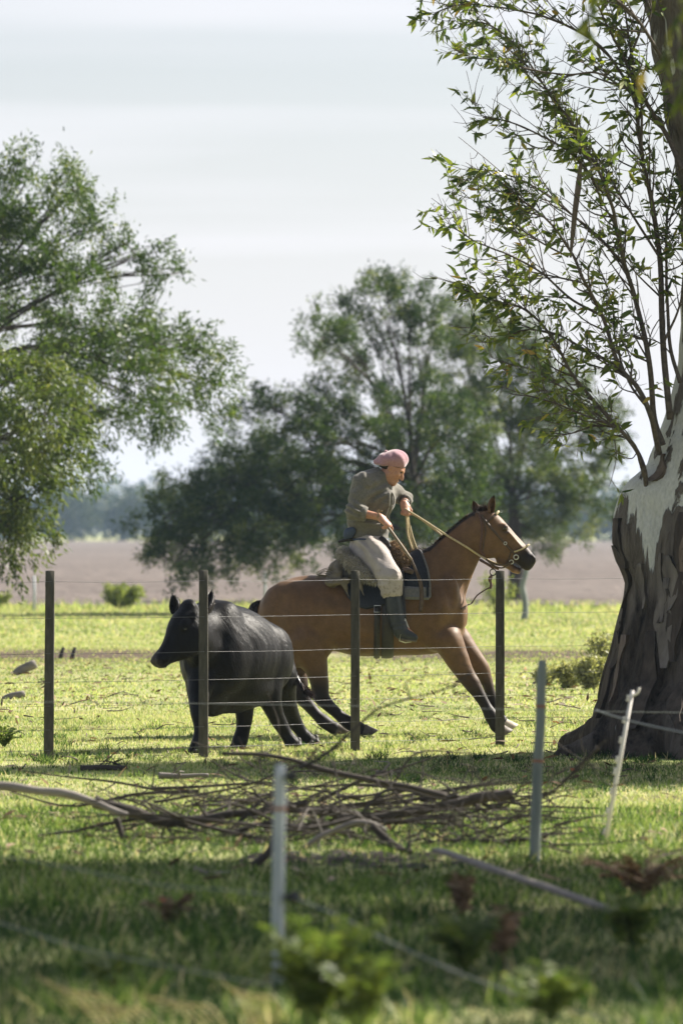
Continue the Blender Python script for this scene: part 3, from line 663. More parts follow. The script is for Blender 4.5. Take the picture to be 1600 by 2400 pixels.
# peeling bark plates standing off the stem
M_plate = simple('peeled_bark', (.07, .05, .038), (.2, .155, .125), 16, .9, .6, .01, stretch=(1, 1, .3))
ax_z = np.array([0, .6, 1.2, 1.8, 2.4, 3.0, 3.6]); ax_x = np.array([ep(p, 0)[0] for p in (1658, 1657, 1658, 1664, 1690, 1712, 1722)])
za = np.interp(EV[:, 2], ax_z, ax_x); pa = np.arctan2(EV[:, 1]-EY, EV[:, 0]-za); pr = np.hypot(EV[:, 1]-EY, EV[:, 0]-za)
NA, NZ = 90, 60; tab = np.zeros((NA, NZ)); ia = np.clip(((pa+np.pi)/(2*np.pi)*NA).astype(int), 0, NA-1); iz = np.clip((EV[:, 2]/3.6*NZ).astype(int), 0, NZ-1); okz = (EV[:, 2] > 0) & (EV[:, 2] < 3.6)
np.maximum.at(tab, (ia[okz], iz[okz]), pr[okz])
def trunk_pt(a, z, off):
    fa = (a+np.pi)/(2*np.pi)*NA-.5; fz = z/3.6*NZ-.5; i0 = int(np.floor(fa)); j0 = int(np.clip(np.floor(fz), 0, NZ-2)); u, v = fa-i0, np.clip(fz-j0, 0, 1)
    r = (tab[i0 % NA, j0]*(1-u)+tab[(i0+1) % NA, j0]*u)*(1-v)+(tab[i0 % NA, j0+1]*(1-u)+tab[(i0+1) % NA, j0+1]*u)*v
    return np.array([np.interp(z, ax_z, ax_x)+math.cos(a)*(r+off), EY+math.sin(a)*(r+off), z])
rp = np.random.default_rng(9)
M_plates = [M_plate, simple('grey_bark_plate', (.085, .073, .064), (.20, .175, .155), 14, .9, .8, .02, stretch=(1, 1, .2)), simple('dark_bark_plate', (.025, .020, .017), (.085, .066, .053), 14, .95, .9, .02, stretch=(1, 1, .2)), simple('rust_bark_plate', (.05, .03, .02), (.16, .085, .048), 18, .9, .8, .02, stretch=(1, 1, .2))]
for _ in range(40):
    a0 = rp.uniform(-3.05, -.9); z0 = rp.uniform(.12, 1.35) if _ < 36 else rp.uniform(1.4, 2.8); hgt_ = rp.uniform(.2, .75); wd_ = rp.uniform(.05, .15)/.7; nz_, na_ = 9, 5; rows = []
    ph = rp.uniform(0, 6, 3)
    for i in range(nz_):
        t = i/(nz_-1); w_ = wd_*(.25+.75*math.sin(math.pi*min(max(t, .04), .96))**.6)*(1+.3*math.sin(5*t+ph[0])+.2*math.sin(13*t+ph[1])); ac = a0+.05*math.sin(4*t+ph[2])
        lift = .004+.022*max(0, .25-t)*2+(.02*max(0, t-.8)*2 if rp.random() < .5 else 0)
        rows.append([[trunk_pt(ac+w_*(j/(na_-1)-.5), min(z0+hgt_*t, 3.5), o_+lift*(1+.5*abs(j-2)/2 if o_ > 0 else .2)) for j in range(na_)] for o_ in (.010, -.03)])
    Vp = np.array(rows).transpose(1, 0, 2, 3).reshape(-1, 3); g_ = np.arange(2*nz_*na_).reshape(2, nz_, na_); qs = [np.stack([g_[0, :-1, :-1], g_[0, :-1, 1:], g_[0, 1:, 1:], g_[0, 1:, :-1]], -1).reshape(-1, 4)]
    for e0, e1 in ((g_[0, :, 0], g_[1, :, 0]), (g_[0, :, -1], g_[1, :, -1]), (g_[0, 0], g_[1, 0]), (g_[0, -1], g_[1, -1])): qs.append(np.stack([e0[:-1], e0[1:], e1[1:], e1[:-1]], -1))
    k_ = 2 if (z0 < 1.2 and rp.random() < .6) else int(rp.choice([0, 1, 1, 2, 2] if z0 < 1.9 else [0, 1, 1]))
    obj_np('bark_plate', Vp, np.vstack(qs), M_plates[k_], euc, smooth=False)
# shoots -------------------------------------------------------------------
M_shoot = simple('shoot_bark', (.04, .031, .026), (.12, .095, .08), 30, .85, .4, .004)
LM_euc = leaf_mat('eucalyptus_leaf', [(0, (.03, .058, .02)), (.35, (.08, .122, .03)), (.65, (.16, .20, .042)), (.93, (.28, .30, .065)), (1, (.34, .23, .07))], trans=.48, rough=.38, tcol=(1.25, 1.25, .5), spec=.5)
shoots = [
 ([(1507, 1140), (1499, 1094), (1483, 1050), (1442, 1005), (1382, 940), (1334, 880), (1290, 800), (1223, 731), (1168, 718), (1110, 700), (1060, 684)], .026),
 ([(1506, 1135), (1490, 1085), (1470, 1040), (1420, 1005), (1345, 975), (1260, 945), (1180, 930)], .016),
 ([(1537, 1065), (1513, 978), (1483, 914), (1440, 859), (1402, 744), (1355, 667), (1326, 608), (1270, 540), (1200, 480), (1120, 420)], .030),
 ([(1545, 1045), (1525, 978), (1513, 850), (1487, 723), (1457, 629), (1432, 531), (1406, 459), (1364, 361), (1300, 270), (1230, 180), (1150, 110)], .032),
 ([(1562, 985), (1547, 808), (1542, 616), (1517, 459), (1496, 361), (1483, 234), (1474, 140), (1455, 0), (1440, -80)], .034),
 ([(1585, 900), (1562, 800), (1556, 620), (1560, 480), (1580, 380)], .022),
 ([(1590, 405), (1560, 330), (1513, 255), (1462, 161), (1402, 47), (1360, -40)], .030),
 ([(1496, 361), (1490, 240), (1440, 212), (1381, 193), (1309, 198), (1215, 187), (1150, 176), (1080, 172)], .014),
 ([(1545, 150), (1500, 90), (1453, 42), (1380, 10), (1300, -10)], .020),
 ([(1457, 629), (1400, 560), (1330, 500), (1250, 440), (1160, 400), (1110, 405)], .014),
 ([(1402, 744), (1330, 700), (1260, 640), (1180, 600), (1100, 560), (1060, 520)], .014),
 ([(1440, 859), (1380, 830), (1300, 790), (1230, 780), (1170, 800)], .014),
 ([(1542, 616), (1470, 500), (1400, 380), (1340, 300), (1260, 230)], .014),
 ([(1406, 459), (1340, 380), (1250, 330), (1170, 300), (1120, 300)], .013),
 ([(1483, 234), (1400, 120), (1300, 60), (1200, 30), (1080, 20), (1010, 45)], .016),
 ([(1364, 361), (1290, 240), (1220, 130), (1150, 70), (1080, 60)], .012),
 ([(1547, 808), (1590, 700), (1600, 560)], .014), ([(1525, 978), (1470, 900), (1440, 800), (1430, 700), (1400, 620)], .014),
 ([(1462, 161), (1500, 60), (1510, -40)], .014),
 ([(1355, 667), (1290, 650), (1230, 640), (1180, 660)], .010), ([(1326, 608), (1240, 560), (1180, 520), (1130, 505)], .010), ([(1432, 531), (1380, 430), (1330, 330)], .010),
 ([(1442, 1005), (1390, 1000), (1330, 1020), (1270, 1010)], .010), ([(1382, 940), (1310, 910), (1240, 870), (1160, 850)], .010),
]
rg = np.random.default_rng(77)
LP, LD, LN, LL = [], [], [], []
def leafy(pp, t0, n, clump=False):
    k = len(pp); tn = nrm(np.gradient(pp, axis=0))
    for _ in range(n):
        i = int(rg.uniform(t0, 1)*(k-1)); LP.append(pp[i]+rg.normal(0, .006, 3)); out = nrm(np.cross(tn[i], rg.normal(size=3)))
        LD.append(tn[i]*.55+out*.6+np.array([0, 0, -.45])+rg.normal(0, .25, 3)); LN.append(rg.normal(size=3)); LL.append(rg.uniform(.05, .13))
for si, (pts, r0) in enumerate(shoots):
    n_ = len(pts); dys = np.cumsum(rg.normal(0, .09, n_)); dys = dys-dys[0]-np.linspace(.35, .35+rg.uniform(-.5, .8), n_)
    path = smooth_path(np.array([ep(a, b_, d) for (a, b_), d in zip(pts, dys)]), n_*7); path = path+np.stack([wob(path+si, 5, 6), wob(path+si+3, 5, 6), wob(path+si+7, 5, 6)], -1)*.012*np.linspace(0, 1, len(path))[:, None]
    mb = MB(); rad = np.linspace(r0*.78, .004, len(path)); mb.tube(path, rad, 7)
    L_ = np.linalg.norm(np.diff(path, axis=0), axis=1).sum(); nside = int(L_*14); tn = nrm(np.gradient(path, axis=0)); leafy(path, .72, int(14+rg.integers(0, 8)))
    for _ in range(nside):
        i = int((.18+.80*rg.random())*(len(path)-1)); ln_ = rg.uniform(.18, .60)*(1.1-.45*i/len(path)); base_d = tn[i]*.7+np.array([rg.normal(-.22, .5), rg.normal(0, .5), rg.normal(.22, .38)]); base_d = nrm(base_d)
        e1 = path[i]+base_d*ln_*.5+rg.normal(0, .03, 3); e2 = path[i]+base_d*ln_+np.array([-.03, 0, .07])*ln_*2+rg.normal(0, .05, 3); tp_ = smooth_path([path[i], e1, e2], 9); mb.tube(tp_, np.linspace(min(rad[i]*.6, .008), .002, 9), 4, cap=False)
        if rg.random() < .58: leafy(tp_, .5, int(rg.integers(5, 13)))
        for _k in range(int(rg.integers(1, 4))):
            j = int(rg.integers(3, 8)); d2 = nrm(base_d+rg.normal(0, .6, 3)); l2 = rg.uniform(.08, .26); t2 = smooth_path([tp_[j], tp_[j]+d2*l2*.5+rg.normal(0, .01, 3), tp_[j]+d2*l2+[0, 0, .02]], 6); mb.tube(t2, np.linspace(.0035, .0015, 6), 3, cap=False)
            if rg.random() < .42: leafy(t2, .4, int(rg.integers(3, 8)))
    mb.build('shoot', M_shoot, euc)
LP, LD, LN, LL = np.array(LP), np.array(LD), np.array(LN), np.array(LL); n = len(LP); rv = np.clip(rg.normal(.5, .24, n), 0, 1)
# the 300 largest leaves are single parts, the rest one mass
order = np.argsort(-LL); big = order[:300]; rest = order[300:]
V, Q, T, R = leaf_mesh(LP[rest], LD[rest], LN[rest], LL[rest], LL[rest]*.27, rv[rest], .22)
tag(obj_np('foliage', V, [Q, T], LM_euc, euc, rnd=R), kind='stuff')
lv, lq, lt, lr = leaf_mesh(np.zeros((1, 3)), np.array([[0, 0, 1.0]]), np.array([[1.0, 0, 0]]), 1.0, .27, np.array([.5]), .22)
lmeshes = []
for k in range(6):
    o = obj_np('leaf', lv, [lq, lt], LM_euc, None, rnd=np.full(len(lv), .12+.14*k)); lmeshes.append(o.data); bpy.data.objects.remove(o)
for k, i in enumerate(big):
    o = bpy.data.objects.new('leaf', lmeshes[int(rv[i]*5.99)]); o.parent = euc; sc.collection.objects.link(o)
    z_ = nrm(LD[i]); x_ = nrm(np.cross(LN[i], z_)); y_ = np.cross(z_, x_); R_ = Matrix(np.stack([x_, y_, z_], 1).tolist())
    o.matrix_local = Matrix.Translation(Vector((LP[i]-ORG[euc]).tolist())) @ R_.to_4x4() @ Matrix.Scale(float(LL[i]), 4)
# strip of shed bark caught in the shoots
sb_ = MB(); sb_.tube(smooth_path([ep(1353, 388, -.5), ep(1348, 440, -.5), ep(1340, 500, -.52), ep(1334, 560, -.5), ep(1329, 612, -.5)], 16), [.010, .024, .022, .018, .008], 6, flat=.3, ref=(.3, 1, 0))
tag(sb_.build('bark_strip', M_plate, org=ep(1329, 612, -.5)), 'long brown strip of shed bark hanging in the eucalyptus shoots', 'bark strip')
# the high crown above the picture
def off_crown(root, lobes, lm, per, leaf, rgs):
    LV, LQ, LR = [], [], []; ln = 0
    for c, rad in lobes:
        c = np.array(c, float); ncl = per if c[2] > 8 or root is not euc else 230; d = nrm(rgs.normal(size=(ncl, 3))); cl_ = c+d*rad*(rgs.random(ncl)**.45)[:, None]; nl = leaf[2]
        pos = cl_[:, None]+rgs.normal(0, .28, (ncl, nl, 3)); dr = rgs.normal(size=(ncl, nl, 3))+[0, 0, -.6]; N = ncl*nl
        V, Q, T, R = leaf_mesh(pos.reshape(-1, 3), dr.reshape(-1, 3), rgs.normal(size=(N, 3)), leaf[0]*rgs.uniform(.7, 1.3, N), leaf[1], np.clip(rgs.normal(.45, .2, N), 0, 1), .2, 1); LV.append(V); LQ.append(Q+ln); LR.append(R); ln += len(V)
    tag(obj_np('crown', np.vstack(LV), np.vstack(LQ), lm, root, smooth=False, rnd=np.concatenate(LR)), kind='stuff')
off_crown(euc, [((1.8, 37.6, 9.4), (1.6, 1.6, 1.2)), ((3.2, 37.4, 10.6), (2.0, 1.8, 1.5)), *[((2.7-1.15*k_+1.109*h_, 35.4+.35*k_+.64*h_, h_), (1.25, 1.1-.12*k_, .9-.1*k_)) for k_, h_ in enumerate((5.2, 5.6, 6.2, 6.6))], ((8.4, 38.2, 5.0), (1.3, 1.2, .9))], LM_euc, 110, (.16, .042, 44), rg)

for c_ in ((8.4, 38.5, 5.2), (7.7, 39.3, 5.6), (7.4, 40.1, 6.2), (6.6, 40.7, 6.6)):
    mb = MB(); mb.tube(smooth_path([ep(1760, 700, .1), ((3.2+c_[0])/2, 39.2, 4.6), c_], 12), np.linspace(.11, .03, 12), 8); mb.build('limb', M_shoot, euc)
# ------------------------------------------------------------------ horse
HY = 42.3; HS = F/HY
def hp(px, py, dy=0.0): return np.array([(px-800)/HS, HY+dy, CH+(HZ-py)/HS])
def hpl(lst, dy=0.0): return np.array([hp(a, b, dy) for a, b in lst])
M_coat = coat_mat('horse_coat', rough=0.52, sheen=0.06, hair=300, bstr=0.22, tint=0.22, spec=.22, sheen_col=(1, 0.75, 0.55))
M_eye = simple('eye_gloss', (0.006, 0.004, 0.003), (0.012, 0.008, 0.006), 30, 0.08, 0, spec=0.8)
M_hoof = simple('hoof_horn', (0.05, 0.042, 0.035), (0.16, 0.13, 0.10), 30, 0.6, 0.5, stretch=(1, 1, 0.2))
M_hoofpale = simple('hoof_pale', (0.32, 0.26, 0.2), (0.5, 0.43, 0.34), 30, 0.6, 0.4, stretch=(1, 1, 0.2))
M_mane = leaf_mat('mane_hair', [(0, (0.010, 0.008, 0.007)), (0.75, (0.03, 0.02, 0.014)), (1, (0.13, 0.07, 0.035))], trans=0.2, rough=0.4, tcol=(1.2, 0.9, 0.7))
SIDE = np.array([0, 1.0, 0])

def ear_shell(name, base, tip, width, face, m, parent, th=0.007):
    """cupped ear: C-shaped sections from base to tip, opening towards `face`, with real thickness"""
    base = np.array(base, float); tip = np.array(tip, float); ax = nrm(tip-base); fc = nrm(face-ax*(np.dot(face, ax))); sd = np.cross(ax, fc)
    nt_, na = 9, 11; rows = []
    for i in range(nt_):
        t = i/(nt_-1); w = width*0.5*(math.sin(math.pi*(0.22+0.76*t))**0.8)*(1 if t < .97 else .35)
        a = np.linspace(-2.3, 2.3, na)*(1-0.25*t)
        c = base+(tip-base)*t-fc*0.012*math.sin(t*3.1)
        for rr in (w, max(w-th, w*0.55)):
            rows.append(c-fc[None]*(np.cos(a)*rr)[:, None]+sd[None]*(np.sin(a)*rr)[:, None])
    V = np.array(rows).reshape(-1, 3); Q = []
    for i in range(nt_-1):
        o = 2*i*na; o2 = o+2*na
        for j in range(na-1):
            Q.append([o+j, o+j+1, o2+j+1, o2+j]); Q.append([o+na+j+1, o+na+j, o2+na+j, o2+na+j+1])
        Q.append([o, o2, o2+na, o+na]); Q.append([o+na-1, o+2*na-1, o2+2*na-1, o2+na-1])
    o = 2*(nt_-1)*na
    for j in range(na-1): Q.append([o+j, o+j+1, o+na+j+1, o+na+j])
    return V, np.array(Q)

hb = Body((-0.75, HY-0.42, -0.02), (1.66, HY+0.42, 2.05), 0.0108)
t_top = [(606, 1418), (614, 1403), (629, 1388), (652, 1371), (679, 1357), (707, 1350), (734, 1348), (780, 1349), (830, 1351), (880, 1348), (930, 1330), (975, 1304), (1010, 1300), (1045, 1330), (1075, 1372), (1090, 1420)]
t_bot = [(606, 1462), (612, 1492), (625, 1530), (652, 1560), (685, 1565), (720, 1552), (757, 1532), (785, 1527), (830, 1537), (880, 1539), (930, 1537), (980, 1536), (1020, 1532), (1055, 1518), (1078, 1496), (1090, 1466)]
wd = [(0, .06), (.02, .12), (.07, .19), (.15, .255), (.25, .285), (.35, .28), (.45, .29), (.57, .30), (.68, .285), (.78, .25), (.87, .215), (.94, .17), (.98, .11), (1, .07)]
hb.loft(hpl(t_top), hpl(t_bot), wd, SIDE, 0.02)
TORSO = dict(hb.last)
# neck
n_top = [(962, 1318), (985, 1302), (1000, 1292), (1028, 1266), (1056, 1241), (1083, 1218), (1104, 1204), (1118, 1203)]
n_bot = [(1060, 1480), (1080, 1445), (1089, 1405), (1098, 1371), (1108, 1347), (1116, 1328), (1123, 1312), (1133, 1296)]
hb.loft(hpl(n_top), hpl(n_bot), [(0, .10), (.2, .135), (.45, .105), (.7, .085), (.9, .078), (1, .07)], SIDE, 0.07)
# head: skull with upper lip, then cheek and lower jaw
h_top = [(1104, 1206), (1120, 1198), (1142, 1196), (1164, 1205), (1186, 1227), (1209, 1253), (1223, 1268), (1240, 1288), (1250, 1302), (1254, 1311)]
h_bot = [(1126, 1290), (1142, 1303), (1160, 1309), (1176, 1317), (1190, 1319), (1203, 1318), (1216, 1325), (1229, 1336), (1240, 1336), (1249, 1326)]
hb.loft(hpl(h_top), hpl(h_bot), [(0, .06), (.12, .085), (.3, .100), (.45, .088), (.6, .068), (.75, .057), (.88, .060), (.96, .052), (1, .03)], SIDE, 0.025, e=2.3)
for sg in (-1, 1):
    hb.ball(hp(1142, 1285, sg*.045), (.085, .045, .085), .03)                      # cheek
    hb.ball(hp(1179, 1235, sg*.078), (.034, .026, .026), .02)                      # eye ridge
    hb.cone(hp(1192, 1250, sg*.075), hp(1222, 1284, sg*.055), .012, .008, .02)     # facial crest
    hb.ball(hp(1246, 1311, sg*.045), (.028, .02, .034), .02)                       # nostril wing
    hb.ball(hp(1248, 1312, sg*.062), (.012, .018, .02), .008, 'c')                 # nostril
hb.chain([hp(1172, 1314), hp(1190, 1325), hp(1204, 1335), hp(1213, 1338)], [.038, .03, .028, .027], .012, flat=(SIDE, 1.35))
hb.chain([hp(1206, 1322), hp(1220, 1333), hp(1234, 1341)], [.004, .007, .006], .004, flat=(SIDE, 6)) if False else None
# quarters, shoulders
for sg in (-1, 1):
    hb.ball(hp(672, 1440, sg*.14), (.22, .15, .27), .08)
    hb.ball(hp(700, 1500, sg*.15), (.19, .125, .22), .07)
    hb.ball(hp(752, 1505, sg*.15), (.10, .10, .14), .06)
    hb.ball(hp(1035, 1420, sg*.13), (.15, .12, .27), .07, R=frame((0.35, 0, 1)))
    hb.ball(hp(1070, 1440, sg*.085), (.075, .085, .15), .05)
    hb.ball(hp(1030, 1495, sg*.14), (.12, .09, .11), .06)
    hb.ball(hp(640, 1400, sg*.10), (.05, .04, .06), .05)
def legchain(pts, dy, rs, k=.02, dy2=None):
    q = [hp(a, b, dy+(0 if dy2 is None else (dy2-dy)*i/(len(pts)-1))) for i, (a, b) in enumerate(pts)]
    hb.chain(q, rs, k, n=len(q)*5)
# near hind, far hind
legchain([(712, 1500), (738, 1555), (749, 1600), (752, 1630), (770, 1652), (795, 1675), (816, 1692), (836, 1703), (848, 1709)], -.16, [.17, .098, .070, .060, .044, .037, .046, .040, .044])
hb.cone(hp(741, 1632, -.16), hp(746, 1605, -.16), .026, .02, .03)
legchain([(665, 1500), (688, 1555), (700, 1598), (703, 1628), (720, 1652), (742, 1678), (760, 1694), (776, 1704), (786, 1710)], .16, [.16, .095, .070, .060, .044, .037, .046, .040, .044])
# near fore, far fore
legchain([(1046, 1495), (1070, 1545), (1092, 1583), (1106, 1604), (1124, 1632), (1139, 1658), (1150, 1677), (1158, 1694), (1163, 1703)], -.13, [.125, .088, .066, .058, .042, .037, .046, .039, .043], dy2=-.16)
legchain([(1068, 1495), (1100, 1536), (1122, 1560), (1132, 1576), (1143, 1604), (1152, 1634), (1160, 1662), (1172, 1684), (1178, 1694)], .13, [.115, .085, .065, .056, .041, .036, .045, .038, .042])
for sg in (-1, 1):
    hb.cone(hp(985, 1350, sg*.30), hp(1018, 1480, sg*.31), .035, .04, .06, 'c')       # behind the shoulder
    hb.cone(hp(1030, 1330, sg*.20), hp(1062, 1420, sg*.27), .03, .03, .05, 'c')       # before the shoulder
    hb.cone(hp(770, 1450, sg*.335), hp(776, 1520, sg*.325), .045, .05, .07, 'c')      # flank hollow
    hb.cone(hp(664, 1400, sg*.31), hp(640, 1500, sg*.29), .03, .03, .06, 'c')         # split of the ham
    hb.ball(hp(1048, 1500, sg*.20), (.07, .05, .08), .05); hb.ball(hp(1078, 1548, sg*.165), (.05, .045, .08), .04)
    hb.cone(hp(1045, 1290, sg*.135), hp(1090, 1390, sg*.15), .02, .02, .05, 'c')      # jugular groove
    hb.cone(hp(1150, 1290, sg*.10), hp(1172, 1280, sg*.10), .012, .014, .03, 'c')
HV, HQ = hb.mesh()
HN = vnormals(HV, HQ)
HV = HV+HN*(wob(HV, 7, 8)*.0048+wob(HV, 20, 8, 3)*.0012)[:, None]; HN = vnormals(HV, HQ)
# coat colours: bay with dark points
def sstep(x, a, b):
    t = np.clip((x-a)/(b-a), 0, 1); return t*t*(3-2*t)
Z = HV[:, 2]; X = HV[:, 0]
bay = np.array([.132, .074, .037]); dark = np.array([.014, .010, .009]); gold = np.array([.14, .085, .046])
wv = wob(HV, 9, 8)*.03
c = np.tile(bay, (len(HV), 1))
g = sstep(Z, .95, .66)*.25
c = c*(1-g[:, None])+gold*g[:, None]*0.8
# brownish dark shading in the coat over the loin and quarters
q = sstep(wob(HV, 4.2, 8, 3), .1, .9)*.3; c = c*(1-q[:, None])+np.array([.05, .027, .016])*q[:, None]
q = sstep(wob(HV*[1, .5, 1], 3.1, 8, 7), .05, .8)*.5*sstep(Z, .75, 1.0); c = c*(1-q[:, None])+np.array([.16, .092, .046])*q[:, None]
q = sstep(wob(HV*[1, .5, 1], 11, 8, 2), .3, .9)*.25; c = c*(1-q[:, None])+np.array([.045, .028, .02])*q[:, None]
back = X < hp(820, 0)[0]
lg = np.where(back, sstep(Z+wv, .62, .34), sstep(Z+wv, .62, .30))
c = c*(1-lg[:, None])+dark*lg[:, None]
# muzzle, around the eye
mz = np.linalg.norm((HV-hp(1236, 1318))*[1, .6, 1], axis=1); k = sstep(mz+wv*.5, .17, .07); c = c*(1-k[:, None])+dark*1.3*k[:, None]
ey = np.linalg.norm((HV-hp(1183, 1240))*[1, .2, 1], axis=1); k = sstep(ey, .06, .02)*.7; c = c*(1-k[:, None])+dark*k[:, None]
# bridge of the nose is lighter, chin pinkish
k = sstep(np.linalg.norm((HV-hp(1208, 1341))*[1, .7, 1], axis=1), .045, .015)*.75; c = c*(1-k[:, None])+np.array([.33, .2, .15])*k[:, None]
# dark dorsal line along the crest
crest = np.interp(X, [hp(a, b)[0] for a, b in n_top], [hp(a, b)[2] for a, b in n_top])
k = sstep(crest-Z, .032, .012)*(X > hp(955, 0)[0])*(X < hp(1112, 0)[0])*(np.abs(HV[:, 1]-HY) < .07)
c = c*(1-k[:, None])+dark*k[:, None]
horse = empty('horse', (0.2, HY, 0.0), 'bay horse with black lower legs, braking at a gallop under its rider', 'horse')
obj_np('body', HV, HQ, M_coat, horse, col=c)
for sg in (-1, 1):
    e = Body(hp(1181, 1237, sg*.09)-.05, hp(1181, 1237, sg*.09)+.05, .005); e.ball(hp(1180.5, 1237.5, sg*.088), (.021, .017, .018), .002)
    v, q = e.mesh(); obj_np('eye', v, q, M_eye, horse)
V1, Q1 = ear_shell('ear', hp(1149, 1202, -.055), hp(1156.5, 1160, -.075), .066, np.array([.55, -.8, .1]), None, horse)
ec = np.tile(bay*.8, (len(V1), 1)); ec[V1[:, 2] > hp(0, 1168)[2]] = dark; obj_np('ear', V1, Q1, M_coat, horse, col=ec)
V1, Q1 = ear_shell('ear', hp(1119, 1203, .055), hp(1108.5, 1173, .08), .064, np.array([-.2, -1, .2]), None, horse)
obj_np('ear', V1, Q1, M_coat, horse, col=np.tile(bay*.8, (len(V1), 1)))
# hooves
def hoof(p, d, m):
    d = nrm(d); b = MB(); u = np.array([0, 1.0, 0]); f = nrm(np.cross(u, d)); f = f if f[0] > 0 else -f
    n = 14; th = np.linspace(0, 2*np.pi, n, endpoint=False); rows = []
    for t, r, sh in ((-.02, .040, 0), (0.0, .047, .0), (.035, .055, .012), (.07, .062, .026), (.078, .058, .028)):
        rows.append(p+d*t+f[None]*(np.cos(th)*r*1.12+sh)[:, None]+u[None]*(np.sin(th)*r)[:, None])
    V = np.vstack(rows); V = np.vstack([V, V[-n:].mean(0)[None]]); i = np.arange(n); j = (i+1) % n
    Q = np.vstack([np.stack([k*n+i, k*n+j, (k+1)*n+j, (k+1)*n+i], -1) for k in range(4)]); T = np.stack([4*n+i, 4*n+j, np.full(n, 5*n)], -1)
    V[:, 2] = np.maximum(V[:, 2], 0.003)
    obj_np('hoof', V, [Q, T], m, horse)
hoof(hp(851, 1707, -.16), (.55, 0, -.8), M_hoof); hoof(hp(789, 1709, .16), (.55, 0, -.8), M_hoof)
hoof(hp(1166, 1704, -.16), (.45, 0, -.8), M_hoof); hoof(hp(1181, 1697, .13), (.5, 0, -.75), M_hoofpale)
# mane: short upright crest, tuft at the withers, forelock
def hair_part(name, pos, dirs, ln, wd_, grav, m, parent):
    n = len(pos); V, Q, T, r = strands(pos, dirs, ln, wd_, RNG.random(n), grav); return obj_np(name, V, [Q, T], m, parent, rnd=r)
cp = smooth_path(hpl(n_top[1:]), 300); i = RNG.integers(0, 300, 2600)
pos = cp[i]+np.column_stack([RNG.normal(0, .004, 2600), RNG.normal(0, .014, 2600), np.full(2600, -.012)])
tn = nrm(np.gradient(cp, axis=0))[i]; up = np.column_stack([-tn[:, 2], 0*tn[:, 1], tn[:, 0]])
up = np.where(up[:, 2:3] < 0, -up, up)
dirs = up+RNG.normal(0, .25, (2600, 3)); ln = RNG.uniform(.016, .032, 2600); ln[RNG.random(2600) < .04] *= 1.8
hair_part('mane', pos, dirs, ln, .0035, .1, M_mane, horse)
n = 420; pos = hp(984, 1300)+RNG.normal(0, 1, (n, 3))*[.035, .02, .012]
hair_part('mane', pos, RNG.normal(0, .5, (n, 3))+[.15, 0, 1], RNG.uniform(.04, .085, n), .004, .25, M_mane, horse)
n = 380; pos = hp(1132, 1197)+RNG.normal(0, 1, (n, 3))*[.03, .022, .008]
hair_part('forelock', pos, RNG.normal(0, .45, (n, 3))+[-.05, 0, 1], RNG.uniform(.035, .085, n), .004, .3, M_mane, horse)
# tail
n = 2600; b0 = hp(611, 1412)
path = smooth_path(np.array([hp(612, 1410), hp(600, 1425), hp(598, 1470), hp(606, 1540), hp(618, 1610)]), 40)
V_, Q_, T_, R_ = [], [], [], []
tb = MB()
for kk in range(420):
    o = RNG.normal(0, 1, 3)*[.022, .03, .01]; j = int(RNG.integers(24, 40)); sp = np.linspace(.4, 1.6, j)[:, None]
    tb.tube(path[:j:3]+(o*sp)[::3], np.linspace(.005, .0015, len(path[:j:3])), 3, r=RNG.random(), cap=False)
tb.build('tail', M_mane, horse)
# ------------------------------------------------------------------ cow
CO = np.array([(560-800)*39.6/F, 39.6, 0.0]); CT = math.radians(55)
cf_f = np.array([-math.cos(CT), -math.sin(CT), 0]); cf_l = np.array([math.sin(CT), -math.cos(CT), 0])
def cf(a, b, h): return CO+cf_f*a+cf_l*b+np.array([0, 0, h])
M_cow = coat_mat('cow_coat', rough=0.46, sheen=0.0, hair=75, bstr=0.6, tint=0.2, spec=0.13, sheen_col=(1, 0.92, 0.85), lay=(.45, .1, -.8), bd=.008)
M_cowhair = leaf_mat('cow_hair', [(0, (0.006, 0.005, 0.005)), (0.8, (0.018, 0.014, 0.012)), (1, (0.06, 0.035, 0.022))], trans=0.15, rough=0.3, tcol=(1.2, 0.8, 0.6), spec=0.6)
M_hoofdark = simple('cow_hoof', (.012, .011, .01), (.035, .03, .026), 30, .6, .4)
M_coathair = leaf_mat('cow_coat_hair', [(0, (0.004, 0.0036, 0.0036)), (1, (0.010, 0.008, 0.0075))], trans=0.0, rough=0.45, spec=0.12)
cb = Body((-1.62, 38.0, -0.02), (-0.1, 41.0, 1.36), 0.0105)
a_ = [-.53, -.50, -.44, -.36, -.26, -.13, 0, .16, .30, .42, .52, .58]
t_ = [.72, .80, .88, .95, 1.01, 1.06, 1.10, 1.125, 1.135, 1.10, 1.03, .93]
b_ = [.62, .54, .47, .43, .40, .375, .355, .345, .35, .39, .47, .60]
cb.loft([cf(a, 0, t) for a, t in zip(a_, t_)], [cf(a, 0, b) for a, b in zip(a_, b_)],
        [(0, .07), (.04, .13), (.12, .19), (.25, .235), (.4, .275), (.55, .285), (.7, .265), (.82, .225), (.92, .17), (1, .10)], cf_l, .03)
for sg in (-1, 1):
    cb.ball(cf(-.30, sg*.13, .70), (.17, .12, .24), .07, R=np.stack([cf_f, cf_l, (0, 0, 1)], 1))
    cb.ball(cf(.34, sg*.165, .72), (.15, .10, .25), .06, R=np.stack([cf_f, cf_l, (0, 0, 1)], 1))      # shoulder
    cb.ball(cf(.30, sg*.12, 1.02), (.10, .07, .12), .05, R=np.stack([cf_f, cf_l, (0, 0, 1)], 1))
# brisket hanging between the forelegs, dewlap
cb.chain([cf(.44, 0, .60), cf(.42, .0, .46), cf(.36, .0, .36)], [.16, .135, .085], .06)
cb.cone(cf(.36, 0, .36), cf(.05, 0, .38), .08, .10, .07)
